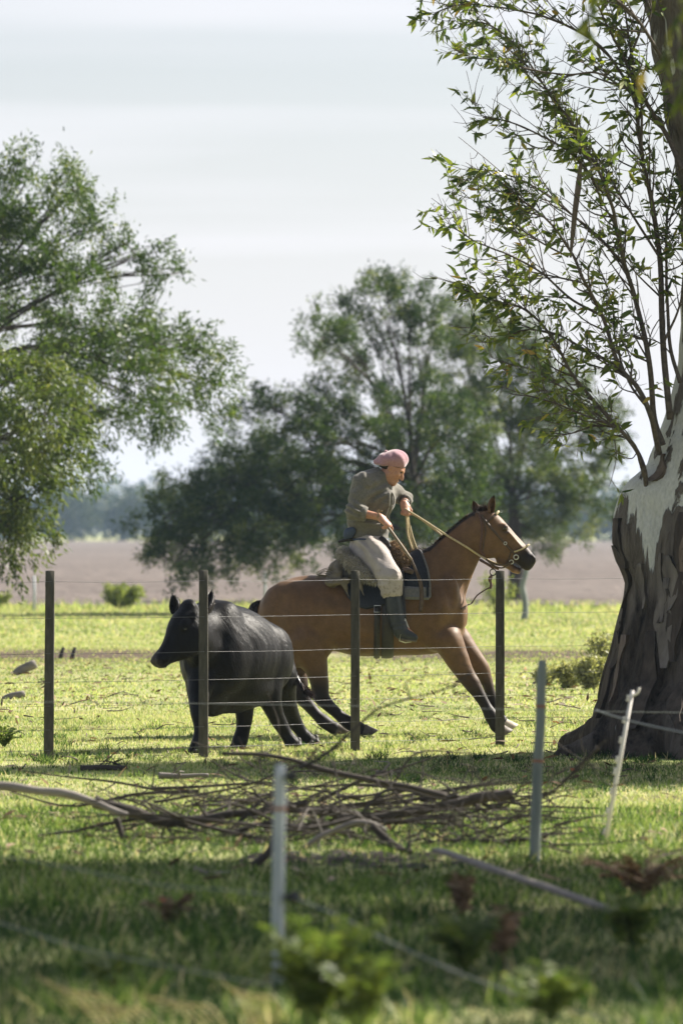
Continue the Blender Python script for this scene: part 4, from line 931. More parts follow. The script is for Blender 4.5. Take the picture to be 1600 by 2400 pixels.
# belly pouch and udder-side flank
cb.ball(cf(-.05, 0, .46), (.34, .23, .15), .06, R=np.stack([cf_f, cf_l, (0, 0, 1)], 1))
# neck and head (head turned towards the left of the picture)
PK = P(434, 1432, 38.85); MZ = P(368, 1537, 38.70)
hd = nrm(MZ-PK); he = nrm(np.array([.50, -.86, 0.06])); he = nrm(he-hd*np.dot(he, hd)); hn = nrm(np.cross(he, hd)); hn = hn if hn[2] > 0 else -hn
RH = np.stack([hd, he, hn], 1)
def ch(a, b, c): return PK+hd*a+he*b+hn*c      # along the face, sideways (to the cow's left), out of the forehead
cb.chain([cf(.36, 0, .93), cf(.50, -.02, .92), ch(.10, 0, -.13)], [.215, .18, .13], .06)
cb.chain([cf(.40, 0, .75), ch(.14, 0, -.18)], [.16, .11], .05)
ft = [(-.07, .0), (-.03, .03), (.04, .05), (.11, .056), (.18, .046), (.25, .022), (.32, .012), (.38, .012), (.43, .018), (.465, .006), (.485, -.02)]
fb = [(-.06, -.15), (.06, -.235), (.16, -.26), (.26, -.235), (.33, -.185), (.39, -.135), (.43, -.112), (.465, -.10), (.485, -.07)]
cb.loft([ch(a, 0, c) for a, c in ft], [ch(a, 0, c) for a, c in fb], [(0, .07), (.12, .10), (.3, .115), (.45, .10), (.6, .078), (.75, .066), (.88, .072), (.96, .066), (1, .045)], he, .03, e=2.5)
for sg in (-1, 1):
    cb.ball(ch(.125, sg*.100, -.015), (.045, .028, .032), .03, R=RH)     # brow
    cb.ball(ch(.20, sg*.08, -.16), (.09, .035, .08), .04, R=RH)          # cheek
    cb.ball(ch(.455, sg*.048, -.016), (.026, .02, .016), .02, R=RH)      # nostril rim
    cb.ball(ch(.462, sg*.060, -.030), (.013, .016, .011), .008, 'c', R=RH)
cb.ball(ch(-.05, 0, .0), (.05, .08, .05), .04, R=RH)
cb.cone(ch(.40, -.08, -.088), ch(.40, .08, -.088), .005, .005, .006, 'c'); cb.cone(ch(.35, .07, -.10), ch(.48, .06, -.07), .006, .006, .008, 'c')
# legs: joints read off the photograph at their own distances
def cl(pts, rs): cb.chain(np.array([P(*p) for p in pts]), rs, .025, n=len(pts)*5)
cl([(478, 1570, 39.2), (466, 1630, 39.05), (466, 1668, 38.95), (470, 1710, 38.9), (466, 1742, 38.85), (461, 1752, 38.82)], [.12, .074, .054, .040, .045, .042])
cl([(555, 1590, 39.55), (567, 1640, 39.65), (573, 1672, 39.7), (571, 1704, 39.72), (565, 1728, 39.7), (560, 1742, 39.68)], [.12, .075, .058, .043, .047, .045])
cl([(622, 1560, 39.75), (630, 1625, 39.7), (643, 1668, 39.75), (654, 1692, 39.8), (672, 1722, 39.83), (684, 1740, 39.83), (689, 1746, 39.83)], [.15, .09, .058, .048, .037, .042, .042])
cl([(650, 1580, 40.1), (666, 1635, 40.2), (681, 1672, 40.3), (690, 1692, 40.35), (707, 1716, 40.38), (721, 1733, 40.38), (729, 1739, 40.38)], [.15, .085, .056, .047, .037, .042, .040])
CV, CQ = cb.mesh(); CN = vnormals(CV, CQ)
# folds and rib ripples of the skin on the moving flank
loc = CV-CO; la = loc @ cf_f; lb = loc @ cf_l; lh = loc[:, 2]
ph = la*30-lh*13+wob(CV, 3.5, 6)*3.4
rip = (np.sin(ph)+.45*np.sin(2.3*ph+1.3+wob(CV, 6, 6, 4)*1.5))*sstep(lh, .5, .75)*sstep(1.12-lh, .02, .2)*sstep(lb, .05, .18)*sstep(.5-np.abs(la), 0, .12)
CV = CV+CN*(rip*.0022)[:, None]+CN*(wob(CV*[1, 1, .6], 17, 9)*.0030)[:, None]
CN = vnormals(CV, CQ)
cc = np.tile(np.array([.0065, .0060, .0060]), (len(CV), 1))
k = sstep(np.linalg.norm(CV-ch(.47, 0, -.03), axis=1), .085, .05); cc = cc*(1-k[:, None])+np.array([.03, .026, .025])*k[:, None]
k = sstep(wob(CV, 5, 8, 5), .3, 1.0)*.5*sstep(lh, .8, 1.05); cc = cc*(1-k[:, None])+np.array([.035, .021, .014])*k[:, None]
cow = empty('cow', CO, 'black cow turning by the wire fence with its head to the left', 'cow')
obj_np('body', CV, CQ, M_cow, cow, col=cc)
for sg in (-1, 1):
    p0 = ch(.145, sg*.112, -.030); e = Body(p0-.05, p0+.05, .005); e.ball(p0, (.021, .013, .017), .002, R=RH); v, q = e.mesh(); obj_np('eye', v, q, M_eye, cow)
for bs, tp, w in ((P(411, 1436, 38.95), P(404, 1394, 39.0), .092), (P(480, 1436, 38.72), P(496, 1384, 38.85), .092)):
    V1, Q1 = ear_shell('ear', bs, tp, w, np.array([-.55, -.8, .0]), None, cow, th=.012)
    obj_np('ear', V1, Q1, M_cow, cow, col=np.tile(np.array([.012, .009, .008]), (len(V1), 1)))
    n = 700; ii = RNG.integers(0, len(V1), n); tag(hair_part('ear_hair', V1[ii], nrm(tp-bs)+nrm(V1[ii]-(bs+tp)/2)*.6+RNG.normal(0, .3, (n, 3)), RNG.uniform(.008, .02, n), .002, .1, M_cowhair, cow), kind='stuff')
# tail with switch
tp = smooth_path(np.array([P(655, 1500, 39.95), P(675, 1526, 40.1), P(686, 1562, 40.12), P(696, 1592, 40.1), P(713, 1614, 40.05), P(722, 1622, 40.0)]), 30)
tbm = MB(); tbm.tube(tp, np.interp(np.linspace(0, 1, 30), [0, .3, 1], [.042, .022, .014]), 8)
tail = tbm.build('tail', M_cowhair, cow)
n = 900; i = RNG.integers(12, 30, n); pos = tp[i]+RNG.normal(0, .009, (n, 3)); d = nrm(np.gradient(tp, axis=0))[i]
V, Q, T, r = strands(pos, d+RNG.normal(0, .22, (n, 3)), RNG.uniform(.05, .13, n)*np.interp(i, [12, 26], [.4, 1]), .005, np.where(RNG.random(n) < .3, 1.0, RNG.random(n)), .4)
obj_np('tail_switch', V, [Q, T], M_cowhair, tail, rnd=r)
# short coat lying back over the body in clumps
n = 46000; pos, nn = scatter_on(CV, CQ, CN, n, mask=np.where(lh > .2, 1.0, .4))
sw = np.stack([wob(pos, 7, 6), wob(pos, 7, 6, 4), wob(pos, 7, 6, 8)], -1)*.35
lay = np.array([.42, .25, -.75])+sw; lay = lay-nn*(lay*nn).sum(1, keepdims=True); d = nrm(nrm(lay)+nn*RNG.uniform(.04, .30, (n, 1))+RNG.normal(0, .07, (n, 3)))
V, Q, T, r = strands(pos-nn*.001, d, RNG.uniform(.016, .030, n), .0017, np.clip(RNG.random(n)*.8, 0, 1), .03, np.cross(d, nn))
tag(obj_np('coat_hair', V, [Q, T], M_coathair, cow, rnd=r), kind='stuff')
# cloven hooves
def cloven(p, d):
    d = nrm(d); u = np.cross((0, 0, 1), d); u = nrm(u)
    for sg in (-1, 1):
        e = Body(p-.12, p+.12, .008); q = p+u*sg*.024
        e.cone(q, q+d*.04, .027, .018, .01); e.cone(q, q+np.array([0, 0, .03]), .027, .024, .01)
        v, f = e.mesh(); v[:, 2] = np.maximum(v[:, 2], .002); obj_np('hoof', v, f, M_hoofdark, cow)
for (a, b, y), d in (((458, 1757, 38.8), (-.6, -.8, -.3)), ((556, 1748, 39.68), (-.6, -.8, -.3)), ((692, 1750, 39.83), (.2, -.9, -.2)), ((733, 1742, 40.38), (.3, -.8, -.2))):
    p = P(a, b, y); p[2] = .03; cloven(p, np.array(d))
# ------------------------------------------------------------------ rider
rider = empty('person', hp(870, 1300)*[1, 1, 1], 'rider in pink beret, olive shirt and muddy pale trousers, leaning forward on the horse', 'person')
M_skin, nt, b = mat('skin')
n1 = noise(nt, 60, 4, .6); r1 = ramp(nt, [(.3, (.36, .17, .105)), (.7, (.47, .25, .165))]); nt.links.new(n1.outputs['Fac'], r1.inputs['Fac'])
nt.links.new(r1.outputs['Color'], b.inputs['Base Color']); b.inputs['Roughness'].default_value = .5
b.inputs['Subsurface Weight'].default_value = .08; b.inputs['Subsurface Radius'].default_value = (.02, .008, .004); bump(nt, b, n1.outputs['Fac'], .1, .002)
M_shirt = simple('shirt_cotton', (.108, .101, .086), (.158, .148, .127), 60, .85, .35, .004, sheen=.15)
M_beret = simple('beret_wool', (.30, .16, .19), (.40, .235, .27), 90, .95, .5, .003, sheen=.5)
M_boot = simple('boot_rubber', (.018, .022, .026), (.035, .04, .045), 30, .48, .25, .003)
M_sole = simple('boot_sole', (.06, .055, .05), (.2, .17, .13), 40, .9, .4)
M_hair = simple('dark_hair', (.008, .006, .005), (.02, .014, .010), 150, .5, .6, .003)
M_denim = simple('blue_pouch', (.035, .05, .085), (.07, .09, .14), 120, .8, .4, .002)
M_dark = simple('dark_leather', (.012, .011, .011), (.03, .026, .024), 40, .5, .3)
M_white = simple('white_plastic', (.7, .7, .7), (.8, .8, .8), 10, .4, 0)
M_metal = simple('steel', (.5, .5, .5), (.62, .62, .62), 30, .28, .1, metal=1.0)
# trousers: pale cloth with mud splashes towards the knee
M_trous, nt, b = mat('trouser_cotton')
n1 = noise(nt, 9, 5, .6); n2 = noise(nt, 38, 6, .7); r1 = ramp(nt, [(.3, (.31, .275, .255)), (.7, (.42, .375, .35))]); nt.links.new(n1.outputs['Fac'], r1.inputs['Fac'])
tcx = nt.nodes.new('ShaderNodeTexCoord'); sx = nt.nodes.new('ShaderNodeSeparateXYZ'); nt.links.new(tcx.outputs['Object'], sx.inputs[0])
mr = nt.nodes.new('ShaderNodeMapRange'); mr.inputs['From Min'].default_value = .02; mr.inputs['From Max'].default_value = -.40; nt.links.new(sx.outputs['Z'], mr.inputs['Value'])
ad = nt.nodes.new('ShaderNodeMath'); ad.operation = 'MULTIPLY_ADD'; ad.inputs[1].default_value = .22; nt.links.new(mr.outputs['Result'], ad.inputs[0]); nt.links.new(n2.outputs['Fac'], ad.inputs[2])
r2 = ramp(nt, [(.66, (0, 0, 0)), (.86, (.8, .8, .8))]); nt.links.new(ad.outputs[0], r2.inputs['Fac'])
nt.links.new(mixc(nt, r2.outputs['Color'], r1.outputs['Color'], (.095, .078, .055)), b.inputs['Base Color']); b.inputs['Roughness'].default_value = .9
nb = noise(nt, 16, 5, .6, dist=1.2); bump(nt, b, nb.outputs['Fac'], .35, .02)

NEAR = -.25
# pose points
pel = hp(862, 1268); wst = hp(860, 1232); chs = hp(874, 1165, -.01); upc = hp(882, 1128, .0)
shR = hp(852, 1130, -.15); elR = hp(829, 1199, -.25); wrR = hp(889, 1212, -.27)
shL = hp(923, 1150, .13); elL = hp(951, 1170, .18); wrL = hp(947, 1180, .02)
SHV = nrm(shL-shR)
hpR = hp(862, 1280, -.10); knR = hp(911, 1352, -.345); anR = hp(934, 1462, -.36); toR = hp(968, 1491, -.37)
hpL = hp(866, 1280, .10); knL = hp(915, 1352, .345); anL = hp(936, 1462, .36); toL = hp(968, 1491, .38)
# head frame: looking right and down
HC = hp(921, 1098, -.02); tl = math.radians(33)
hF = nrm(np.array([math.cos(tl), -.20, -math.sin(tl)])); hL = nrm(np.cross((math.sin(tl), 0, math.cos(tl)), hF)); hU = np.cross(hF, hL); RHd = np.stack([hF, hL, hU], 1)
def hh(f, l, u): return HC+hF*f+hL*l+hU*u

def limb_arm(B, sh, el, wr, r, k=.03): B.chain([sh, el], [r[0], r[1]], k); B.chain([el, wr], [r[1]*.95, r[2]], k)
def hand(B, wr, d, palm_n, curl, spread_dir, grip=None):
    """palm and five fingers; d: direction of the hand, palm_n: out of the palm, spread_dir: towards the index finger"""
    d = nrm(d); pn = nrm(palm_n-d*np.dot(palm_n, d)); sd = nrm(spread_dir-d*np.dot(spread_dir, d)); sd = nrm(sd-pn*np.dot(sd, pn))
    kn = wr+d*.088
    B.cone(wr, wr+d*.03, .029, .032, .015, flat=(pn, .75)); B.cone(wr+d*.03, kn, .036, .038, .015, flat=(pn, .55))
    for i, (o, ln) in enumerate(((.030, .072), (.010, .080), (-.010, .074), (-.029, .058))):
        b0 = kn+sd*o-d*.006; a = curl[i]; p = b0; ang = 0; seg = (ln*.45, ln*.31, ln*.26)
        for j in range(3):
            ang += a*(1.0, 1.15, .8)[j]; q = p+(d*math.cos(ang)+pn*math.sin(ang))*seg[j]
            B.cone(p, q, .0105-.0008*j, .0098-.0008*j, .004); p = q
    t0 = wr+d*.028+sd*.030; t1 = t0+nrm(d*.75+sd*.65+pn*.45)*.042; t2 = t1+nrm(d*.85+sd*.05+pn*.6)*.034
    B.cone(wr+d*.02+sd*.012, t0, .02, .017, .012); B.cone(t0, t1, .0145, .0125, .006); B.cone(t1, t2, .012, .010, .004)

# --- the body: one continuous figure under the clothes
bd = Body(hp(790, 1510, -.48), hp(985, 1055, .48), .006)
bd.chain([pel, wst, chs, upc], [.125, .115, .125, .10], .05, flat=(SHV, 1.2))
bd.cone(shR, shL, .065, .065, .05)
bd.chain([hp(889, 1125, 0), hp(905, 1112, -.01)], [.062, .056], .03)                     # neck
limb_arm(bd, shR, elR, wrR, (.055, .043, .029)); limb_arm(bd, shL, elL, wrL, (.055, .043, .030))
for a, k_, n_, t_ in ((hpR, knR, anR, toR), (hpL, knL, anL, toL)):
    bd.chain([a, k_, n_], [.085, .058, .04], .04); bd.cone(n_, t_, .036, .026, .02)
# head
bd.ball(hh(-.012, 0, .035), (.098, .076, .085), .02, R=RHd)
bd.ball(hh(.015, 0, -.02), (.078, .066, .085), .03, R=RHd)
bd.chain([hh(.005, 0, -.075), hh(.058, 0, -.098)], [.052, .030], .03, flat=(hL, 1.05))           # jaw, chin
bd.ball(hh(.07, 0, -.103), (.02, .022, .018), .02, R=RHd)
bd.chain([hh(.084, 0, .012), hh(.102, 0, -.018), hh(.113, 0, -.037)], [.010, .011, .0125], .012)  # nose
for sg in (-1, 1):
    bd.ball(hh(.099, sg*.012, -.040), (.011, .009, .008), .006, R=RHd)
    bd.ball(hh(.085, sg*.033, .008), (.014, .017, .010), .008, 'c', R=RHd)                        # eye socket
    bd.cone(hh(.088, sg*.014, .022), hh(.074, sg*.05, .020), .008, .007, .012)                    # brow
    bd.ball(hh(.062, sg*.046, -.025), (.024, .02, .02), .02, R=RHd)                               # cheekbone
    bd.ball(hh(-.012, sg*.078, -.012), (.020, .008, .031), .006, R=RHd)                           # ear
    bd.ball(hh(-.006, sg*.086, -.010), (.010, .006, .017), .004, 'c', R=RHd)
bd.cone(hh(.090, -.018, -.066), hh(.090, .018, -.066), .008, .008, .008)
bd.cone(hh(.084, -.016, -.081), hh(.084, .016, -.081), .008, .008, .008)
bd.cone(hh(.097, -.017, -.0735), hh(.097, .017, -.0735), .0045, .0045, .003, 'c')
# hands: right one closed on the whip handle, left one on the reins
rhd = nrm(hp(917, 1238, -.29)-wrR)
hand(bd, wrR, rhd, np.array([-.45, .55, -.55]), (.25, .95, 1.0, 1.0), np.array([.8, -.1, .3]))
lhd = nrm(np.array([.15, -.55, -.75]))
hand(bd, wrL, lhd, np.array([-.2, .6, -.35]), (1.0, 1.1, 1.15, 1.15), np.array([1, 0, .2]))
RV, RQ = bd.mesh()
obj_np('body', RV, RQ, M_skin, rider)
# eyes
for sg in (-1, 1):
    p0 = hh(.076, sg*.033, .006); e = Body(p0-.02, p0+.02, .003); e.ball(p0, (.011, .011, .011), .001); v, q = e.mesh(); obj_np('eye', v, q, M_eye, rider)
# hair under the beret
hr = Body(HC-.17, HC+.17, .006)
hr.ball(hh(-.018, 0, .04), (.104, .083, .086), .02, R=RHd); hr.ball(hh(-.06, 0, -.02), (.056, .067, .055), .03, R=RHd)
hr.ball(hh(.07, 0, -.062), (.075, .12, .085), .01, 'c', R=RHd); hr.ball(hh(-.01, 0, -.085), (.12, .1, .05), .01, 'c', R=RHd)
v, q = hr.mesh(); obj_np('hair', v, q, M_hair, rider)
# beret with band and pompom
bF = nrm(np.array([.96, -.05, -.10])); bU = nrm(np.array([.10, -.16, .98])); bL = np.cross(bU, bF); RB = np.stack([bF, bL, bU], 1)
bc = hp(916, 1077, -.02)
bt = Body(bc-.22, bc+.22, .006)
bt.ball(bc+bF*.01+bU*.010, (.118, .115, .052), .03, R=RB); bt.ball(bc+bF*.045+bU*.024, (.088, .10, .064), .03, R=RB); bt.ball(bc-bF*.060-bU*.030, (.082, .095, .034), .03, R=RB)
bt.ball(bc+bF*.050-bU*.018, (.086, .092, .066), .03, R=RB)
bt.ball(bc-bU*.100, (.19, .18, .055), .012, 'c', R=RB)
v, q = bt.mesh(); vn = vnormals(v, q); lq = (v-bc) @ RB
fold = np.sin(np.arctan2(lq[:, 1], lq[:, 0])*7+lq[:, 2]*40+wob(v, 12, 6)*2)*np.clip(np.hypot(lq[:, 0], lq[:, 1])/.12-.3, 0, 1)
v = v+vn*(fold*.0045)[:, None]
beret = obj_np('beret', v, q, M_beret, rider)
pb = Body(hp(904, 1058, -.02)-.05, hp(904, 1058, -.02)+.05, .004); pb.ball(hp(904, 1059, -.02), (.016, .016, .016), .002); v, q = pb.mesh(); v = v+wob(v, 160, 8)[:, None]*.003*nrm(v-hp(904, 1059, -.02)); obj_np('pompom', v, q, M_beret, beret)

# --- shirt
sb = Body(hp(790, 1290, -.48), hp(985, 1070, .48), .0075)
sb.chain([hp(864, 1258), hp(862, 1228), hp(875, 1166, -.01), hp(884, 1130, 0)], [.148, .150, .150, .115], .04, flat=(SHV, 1.22))
sb.cone(shR+[0, 0, -.015], shL+[0, 0, -.015], .088, .078, .06)
sb.ball(hp(905, 1172, -.08), (.075, .09, .10), .05)
sb.ball(hp(850, 1150, -.02), (.10, .16, .15), .07)
sb.chain([shR+[0, 0, -.01], shR*.5+elR*.5, elR, elR+(wrR-elR)*.34], [.086, .074, .066, .058], .045)
sb.chain([shL+[0, 0, -.01], elL, elL+(wrL-elL)*.35], [.070, .055, .049], .04)
cfR = elR+(wrR-elR)*.34; dR = nrm(wrR-elR); sb.cone(cfR+dR*.035, cfR+dR*.12, .056, .056, .006, 'c')
cfL = elL+(wrL-elL)*.35; dL = nrm(wrL-elL); sb.cone(cfL+dL*.03, cfL+dL*.12, .054, .054, .006, 'c')
# collar: a ring around the neck, open in front
nk = nrm(hp(903, 1106, -.01)-hp(886, 1128, 0))
sb.cone(hp(888, 1124, 0), hp(896, 1113, -.01), .080, .070, .02); sb.cone(hp(899, 1109, -.01), hp(912, 1086, -.01), .058, .066, .008, 'c')
sb.cone(hp(908, 1120, -.02), hp(925, 1122, -.03), .055, .07, .015, 'c')
# flat hem
hm = hp(866, 1300); sb.ball(hm, (.5, .5, .13), .008, 'c')
SV, SQ = sb.mesh(); SN = vnormals(SV, SQ)
wr_ = wob(SV*[1, 1, .55]+[0, 0, .2*0], 26, 9)*.5+np.abs(wob(SV, 17, 7, 6))*-.9
# deep folds: elbow, armpit, waist
def folds(V, c, ax, freq, r, amp, ph=0):
    d = V-c; return amp*np.sin((d @ nrm(ax))*freq+ph+wob(V, 9, 5)*1.4)*np.exp(-(d**2).sum(1)/(r*r))
wr_d = wr_*.007+folds(SV, elR, (.5, 0, .8), 110, .11, .012)+folds(SV, hp(880, 1160, -.15), (-.5, 0, .85), 80, .13, .011)+folds(SV, hp(862, 1235, -.1), (.2, 0, 1), 70, .16, .012, 1)+folds(SV, elL, (.5, 0, .8), 120, .09, .006)+folds(SV, shR, (1, 0, .3), 75, .10, .009)
shirt = obj_np('shirt', SV+SN*wr_d[:, None], SQ, M_shirt, rider)
cr = MB(); na_ = 22; an = np.linspace(-2.55, 2.55, na_); ax_ = nrm(hp(899, 1106, -.01)-hp(886, 1127, 0)); bk_ = nrm(np.array([-.80, .25, .1])-ax_*np.dot(ax_, np.array([-.80, .25, .1]))); sd_ = np.cross(ax_, bk_); rows = []
for h_, r_ in ((0, .079), (.03, .074), (.062, .073), (.064, .069), (.03, .068), (0, .072)):
    hh_ = h_*(1-.45*np.clip(np.abs(an)-1.5, 0, 1)); rows.append(hp(887, 1126, 0)+ax_[None]*hh_[:, None]+r_*(bk_[None]*np.cos(an)[:, None]+sd_[None]*np.sin(an)[:, None]))
V_ = np.vstack(rows); i_ = np.arange(na_-1); Q_ = np.vstack([np.stack([k*na_+i_, k*na_+i_+1, (k+1)*na_+i_+1, (k+1)*na_+i_], -1) for k in range(5)]); obj_np('collar', V_, Q_, M_shirt, shirt)
# placket, pocket flap with pen, cuffs as separate pieces lying on the cloth
def nearest(V, p): i = np.argmin(((V-p)**2).sum(1)); return i
pk = MB(); pts = []
for a, b_ in ((914, 1150), (912, 1170), (912, 1190), (911, 1210), (910, 1235), (909, 1252)):
    i = nearest(SV, hp(a, b_, -.19)); pts.append(SV[i]+SN[i]*.004)
pk.tube(smooth_path(pts, 24), .011, 6, flat=.35, ref=(0, -1, 0)); pk.build('placket', M_shirt, shirt)
pk = MB(); pts = []
for a, b_ in ((920, 1152), (927, 1156), (930, 1166), (929, 1180), (922, 1183)):
    i = nearest(SV, hp(a, b_, -.15)); pts.append(SV[i]+SN[i]*.004)
pk.tube(smooth_path(pts, 20), .006, 5, ref=(0, -1, 0)); pk.build('pocket', M_shirt, shirt)
for c0, d0, r0 in ((cfR, dR, .058), (cfL, dL, .050)):
    pk = MB(); a0 = c0-d0*.012; pk.tube(np.array([a0, a0+d0*.02, a0+d0*.045, a0+d0*.046, a0+d0*.02]), [r0+.004, r0+.006, r0+.002, r0-.008, r0-.01], 20, cap=False); pk.build('cuff', M_shirt, shirt)

# --- trousers
tr = Body(hp(790, 1420, -.52), hp(985, 1240, .52), .0078)
tr.chain([hp(862, 1262), hp(858, 1284)], [.140, .146], .04, flat=(SIDE, 1.15))
for a, k_, sg in ((hpR, knR, -1), (hpL, knL, 1)):
    kk = hp(917, 1392, sg*.35)
    tr.chain([a, (a+k_)/2+np.array([.0, 0, .0]), k_, (k_+kk)/2, kk], [.118, .100, .082, .071, .065], .05, n=16)
    tr.cone(hp(919, 1402, sg*.35), hp(923, 1425, sg*.35), .074, .074, .006, 'c')
tr.ball(hp(868, 1222), (.3, .3, .135), .01, 'c')
TV, TQ = tr.mesh(); TN = vnormals(TV, TQ)
tdp = wob(TV, 15, 9)*.005-np.abs(wob(TV, 12, 7, 6))*.005+folds(TV, hp(850, 1290, -.2), (.8, 0, .6), 62, .14, .013)+folds(TV, hp(900, 1375, -.35), (.1, 0, 1), 80, .10, .007)+folds(TV, hp(880, 1320, -.3), (.7, 0, .7), 55, .12, .006, 2)
obj_np('trousers', TV+TN*tdp[:, None], TQ, M_trous, rider)
# belt pieces: sash, pouch, phone case, knife
def patch(name, pts, r, m, parent, sides=8, flat=None, ref=None):
    q = MB(); q.tube(smooth_path(pts, 14), r, sides, flat=flat, ref=ref); return q.build(name, m, parent)
patch('belt', [hp(818, 1266, .02), hp(826, 1265, -.12), hp(850, 1264, -.19), hp(880, 1264, -.17), hp(903, 1264, -.10), hp(908, 1264, .02)], .018, M_denim, rider, 8, .5, (0, 0, 1))
pb = Body(hp(818, 1249, -.16)-.1, hp(818, 1249, -.16)+.1, .006); pb.ball(hp(818, 1249, -.15), (.047, .03, .044), .01); pb.cone(hp(812, 1256, -.15), hp(826, 1243, -.15), .026, .026, .02); v, q = pb.mesh(); obj_np('pouch', v, q, M_denim, rider)
pb = Body(hp(901, 1272, -.16)-.12, hp(901, 1272, -.16)+.12, .006); pb.cone(hp(894, 1264, -.165), hp(909, 1282, -.16), .028, .026, .01, flat=(SIDE, .6)); pb.ball(hp(899, 1270, -.165), (.04, .02, .03), .02); v, q = pb.mesh(); obj_np('belt_bag', v, q, M_dark, rider)
patch('knife', [hp(793, 1270, -.11), hp(806, 1266, -.12), hp(828, 1264, -.14)], [.010, .015, .012], M_dark, rider, 8)
# boots
for k_, a, t, sg in ((knR, anR, toR, -1), (knL, anL, toL, 1)):
    bo = Body(np.minimum(k_, t)-.14, np.maximum(k_, t)+.14, .006)
    bo.chain([hp(918, 1372, sg*.35), hp(921, 1410, sg*.352), hp(926, 1440, sg*.356), hp(934, 1466, sg*.36), hp(939, 1480, sg*.362)], [.058, .060, .056, .048, .044], .03, n=16)
    bo.chain([hp(938, 1480, sg*.362), hp(953, 1487, sg*.37), hp(968, 1492, sg*.378)], [.046, .040, .033], .03, flat=(SIDE, .95)); bo.cone(hp(934, 1481, sg*.362), hp(937, 1488, sg*.362), .034, .03, .02)
    # fold creases at the ankle come from the displaced surface
    v, q = bo.mesh(); vn = vnormals(v, q); v = v+vn*(folds(v, hp(934, 1464, sg*.36), (-.2, 0, 1), 140, .07, .004))[:, None]
    boot = obj_np('boot', v, q, M_boot, rider)
    so = MB(); so.tube(smooth_path([hp(932, 1493, sg*.362), hp(942, 1495.5, sg*.365), hp(956, 1498, sg*.372), hp(974, 1500, sg*.38)], 10), [.03, .034, .036, .036, .03], 10, flat=.32, ref=(0, 0, 1)); so.build('sole', M_sole, boot)
# wrist watch on the far hand, string bracelet on the near one
wt = MB(); a0 = wrL+nrm(elL-wrL)*.02; wt.tube(np.array([a0-dL*.012, a0, a0+dL*.012]), [.036, .037, .036], 16, cap=False); wt.box(a0+np.array([.034, -.004, .004]), (.006, .018, .018)); wt.build('watch', M_metal, rider)
wt = MB(); a0 = wrR-dR*.012; wt.tube(np.array([a0-dR*.008, a0, a0+dR*.008]), [.033, .035, .033], 14, cap=False); wt.tube(smooth_path([a0+[0, 0, .034], a0+[-.012, -.01, .05], a0+[.01, -.012, .055]], 6), .003, 4); wt.tube(smooth_path([a0+[0, 0, .034], a0+[.015, -.01, .045], a0+[.035, -.012, .046]], 6), .003, 4); wt.build('bracelet', simple('string', (.2, .13, .07), (.32, .22, .12), 60, .9, .3), rider)
# ------------------------------------------------------------------ saddle, bridle, reins, whip
M_navy = simple('navy_pad', (.010, .012, .018), (.022, .026, .036), 60, .8, .4, .003)
M_grey = simple('grey_felt', (.10, .10, .105), (.16, .155, .15), 60, .9, .4, .003)
M_brown = simple('brown_leather', (.045, .028, .018), (.10, .065, .042), 25, .6, .5, .006)
M_olive = simple('worn_hide', (.085, .07, .05), (.17, .145, .105), 18, .8, .6, .01)
M_rope = simple('rawhide', (.34, .27, .15), (.50, .42, .26), 80, .7, .4, .003)
M_ropedk = simple('braided_cord', (.05, .026, .022), (.16, .09, .075), 220, .7, .8, .004, stretch=(1, 1, 1))
M_fleece = leaf_mat('fleece', [(0, (.20, .19, .17)), (.5, (.36, .34, .30)), (1, (.58, .55, .49))], trans=.25, rough=.9, tcol=(1, 1, .9), spec=.1)
M_fleeceb = leaf_mat('brown_fleece', [(0, (.10, .07, .04)), (.5, (.24, .17, .10)), (1, (.48, .37, .24))], trans=.25, rough=.9, tcol=(1.1, .95, .8), spec=.1)
M_skinbase = simple('fleece_skin', (.16, .14, .115), (.28, .25, .21), 30, .95, .5)
M_skinbaseb = simple('brown_fleece_skin', (.08, .055, .035), (.17, .12, .075), 30, .95, .5)

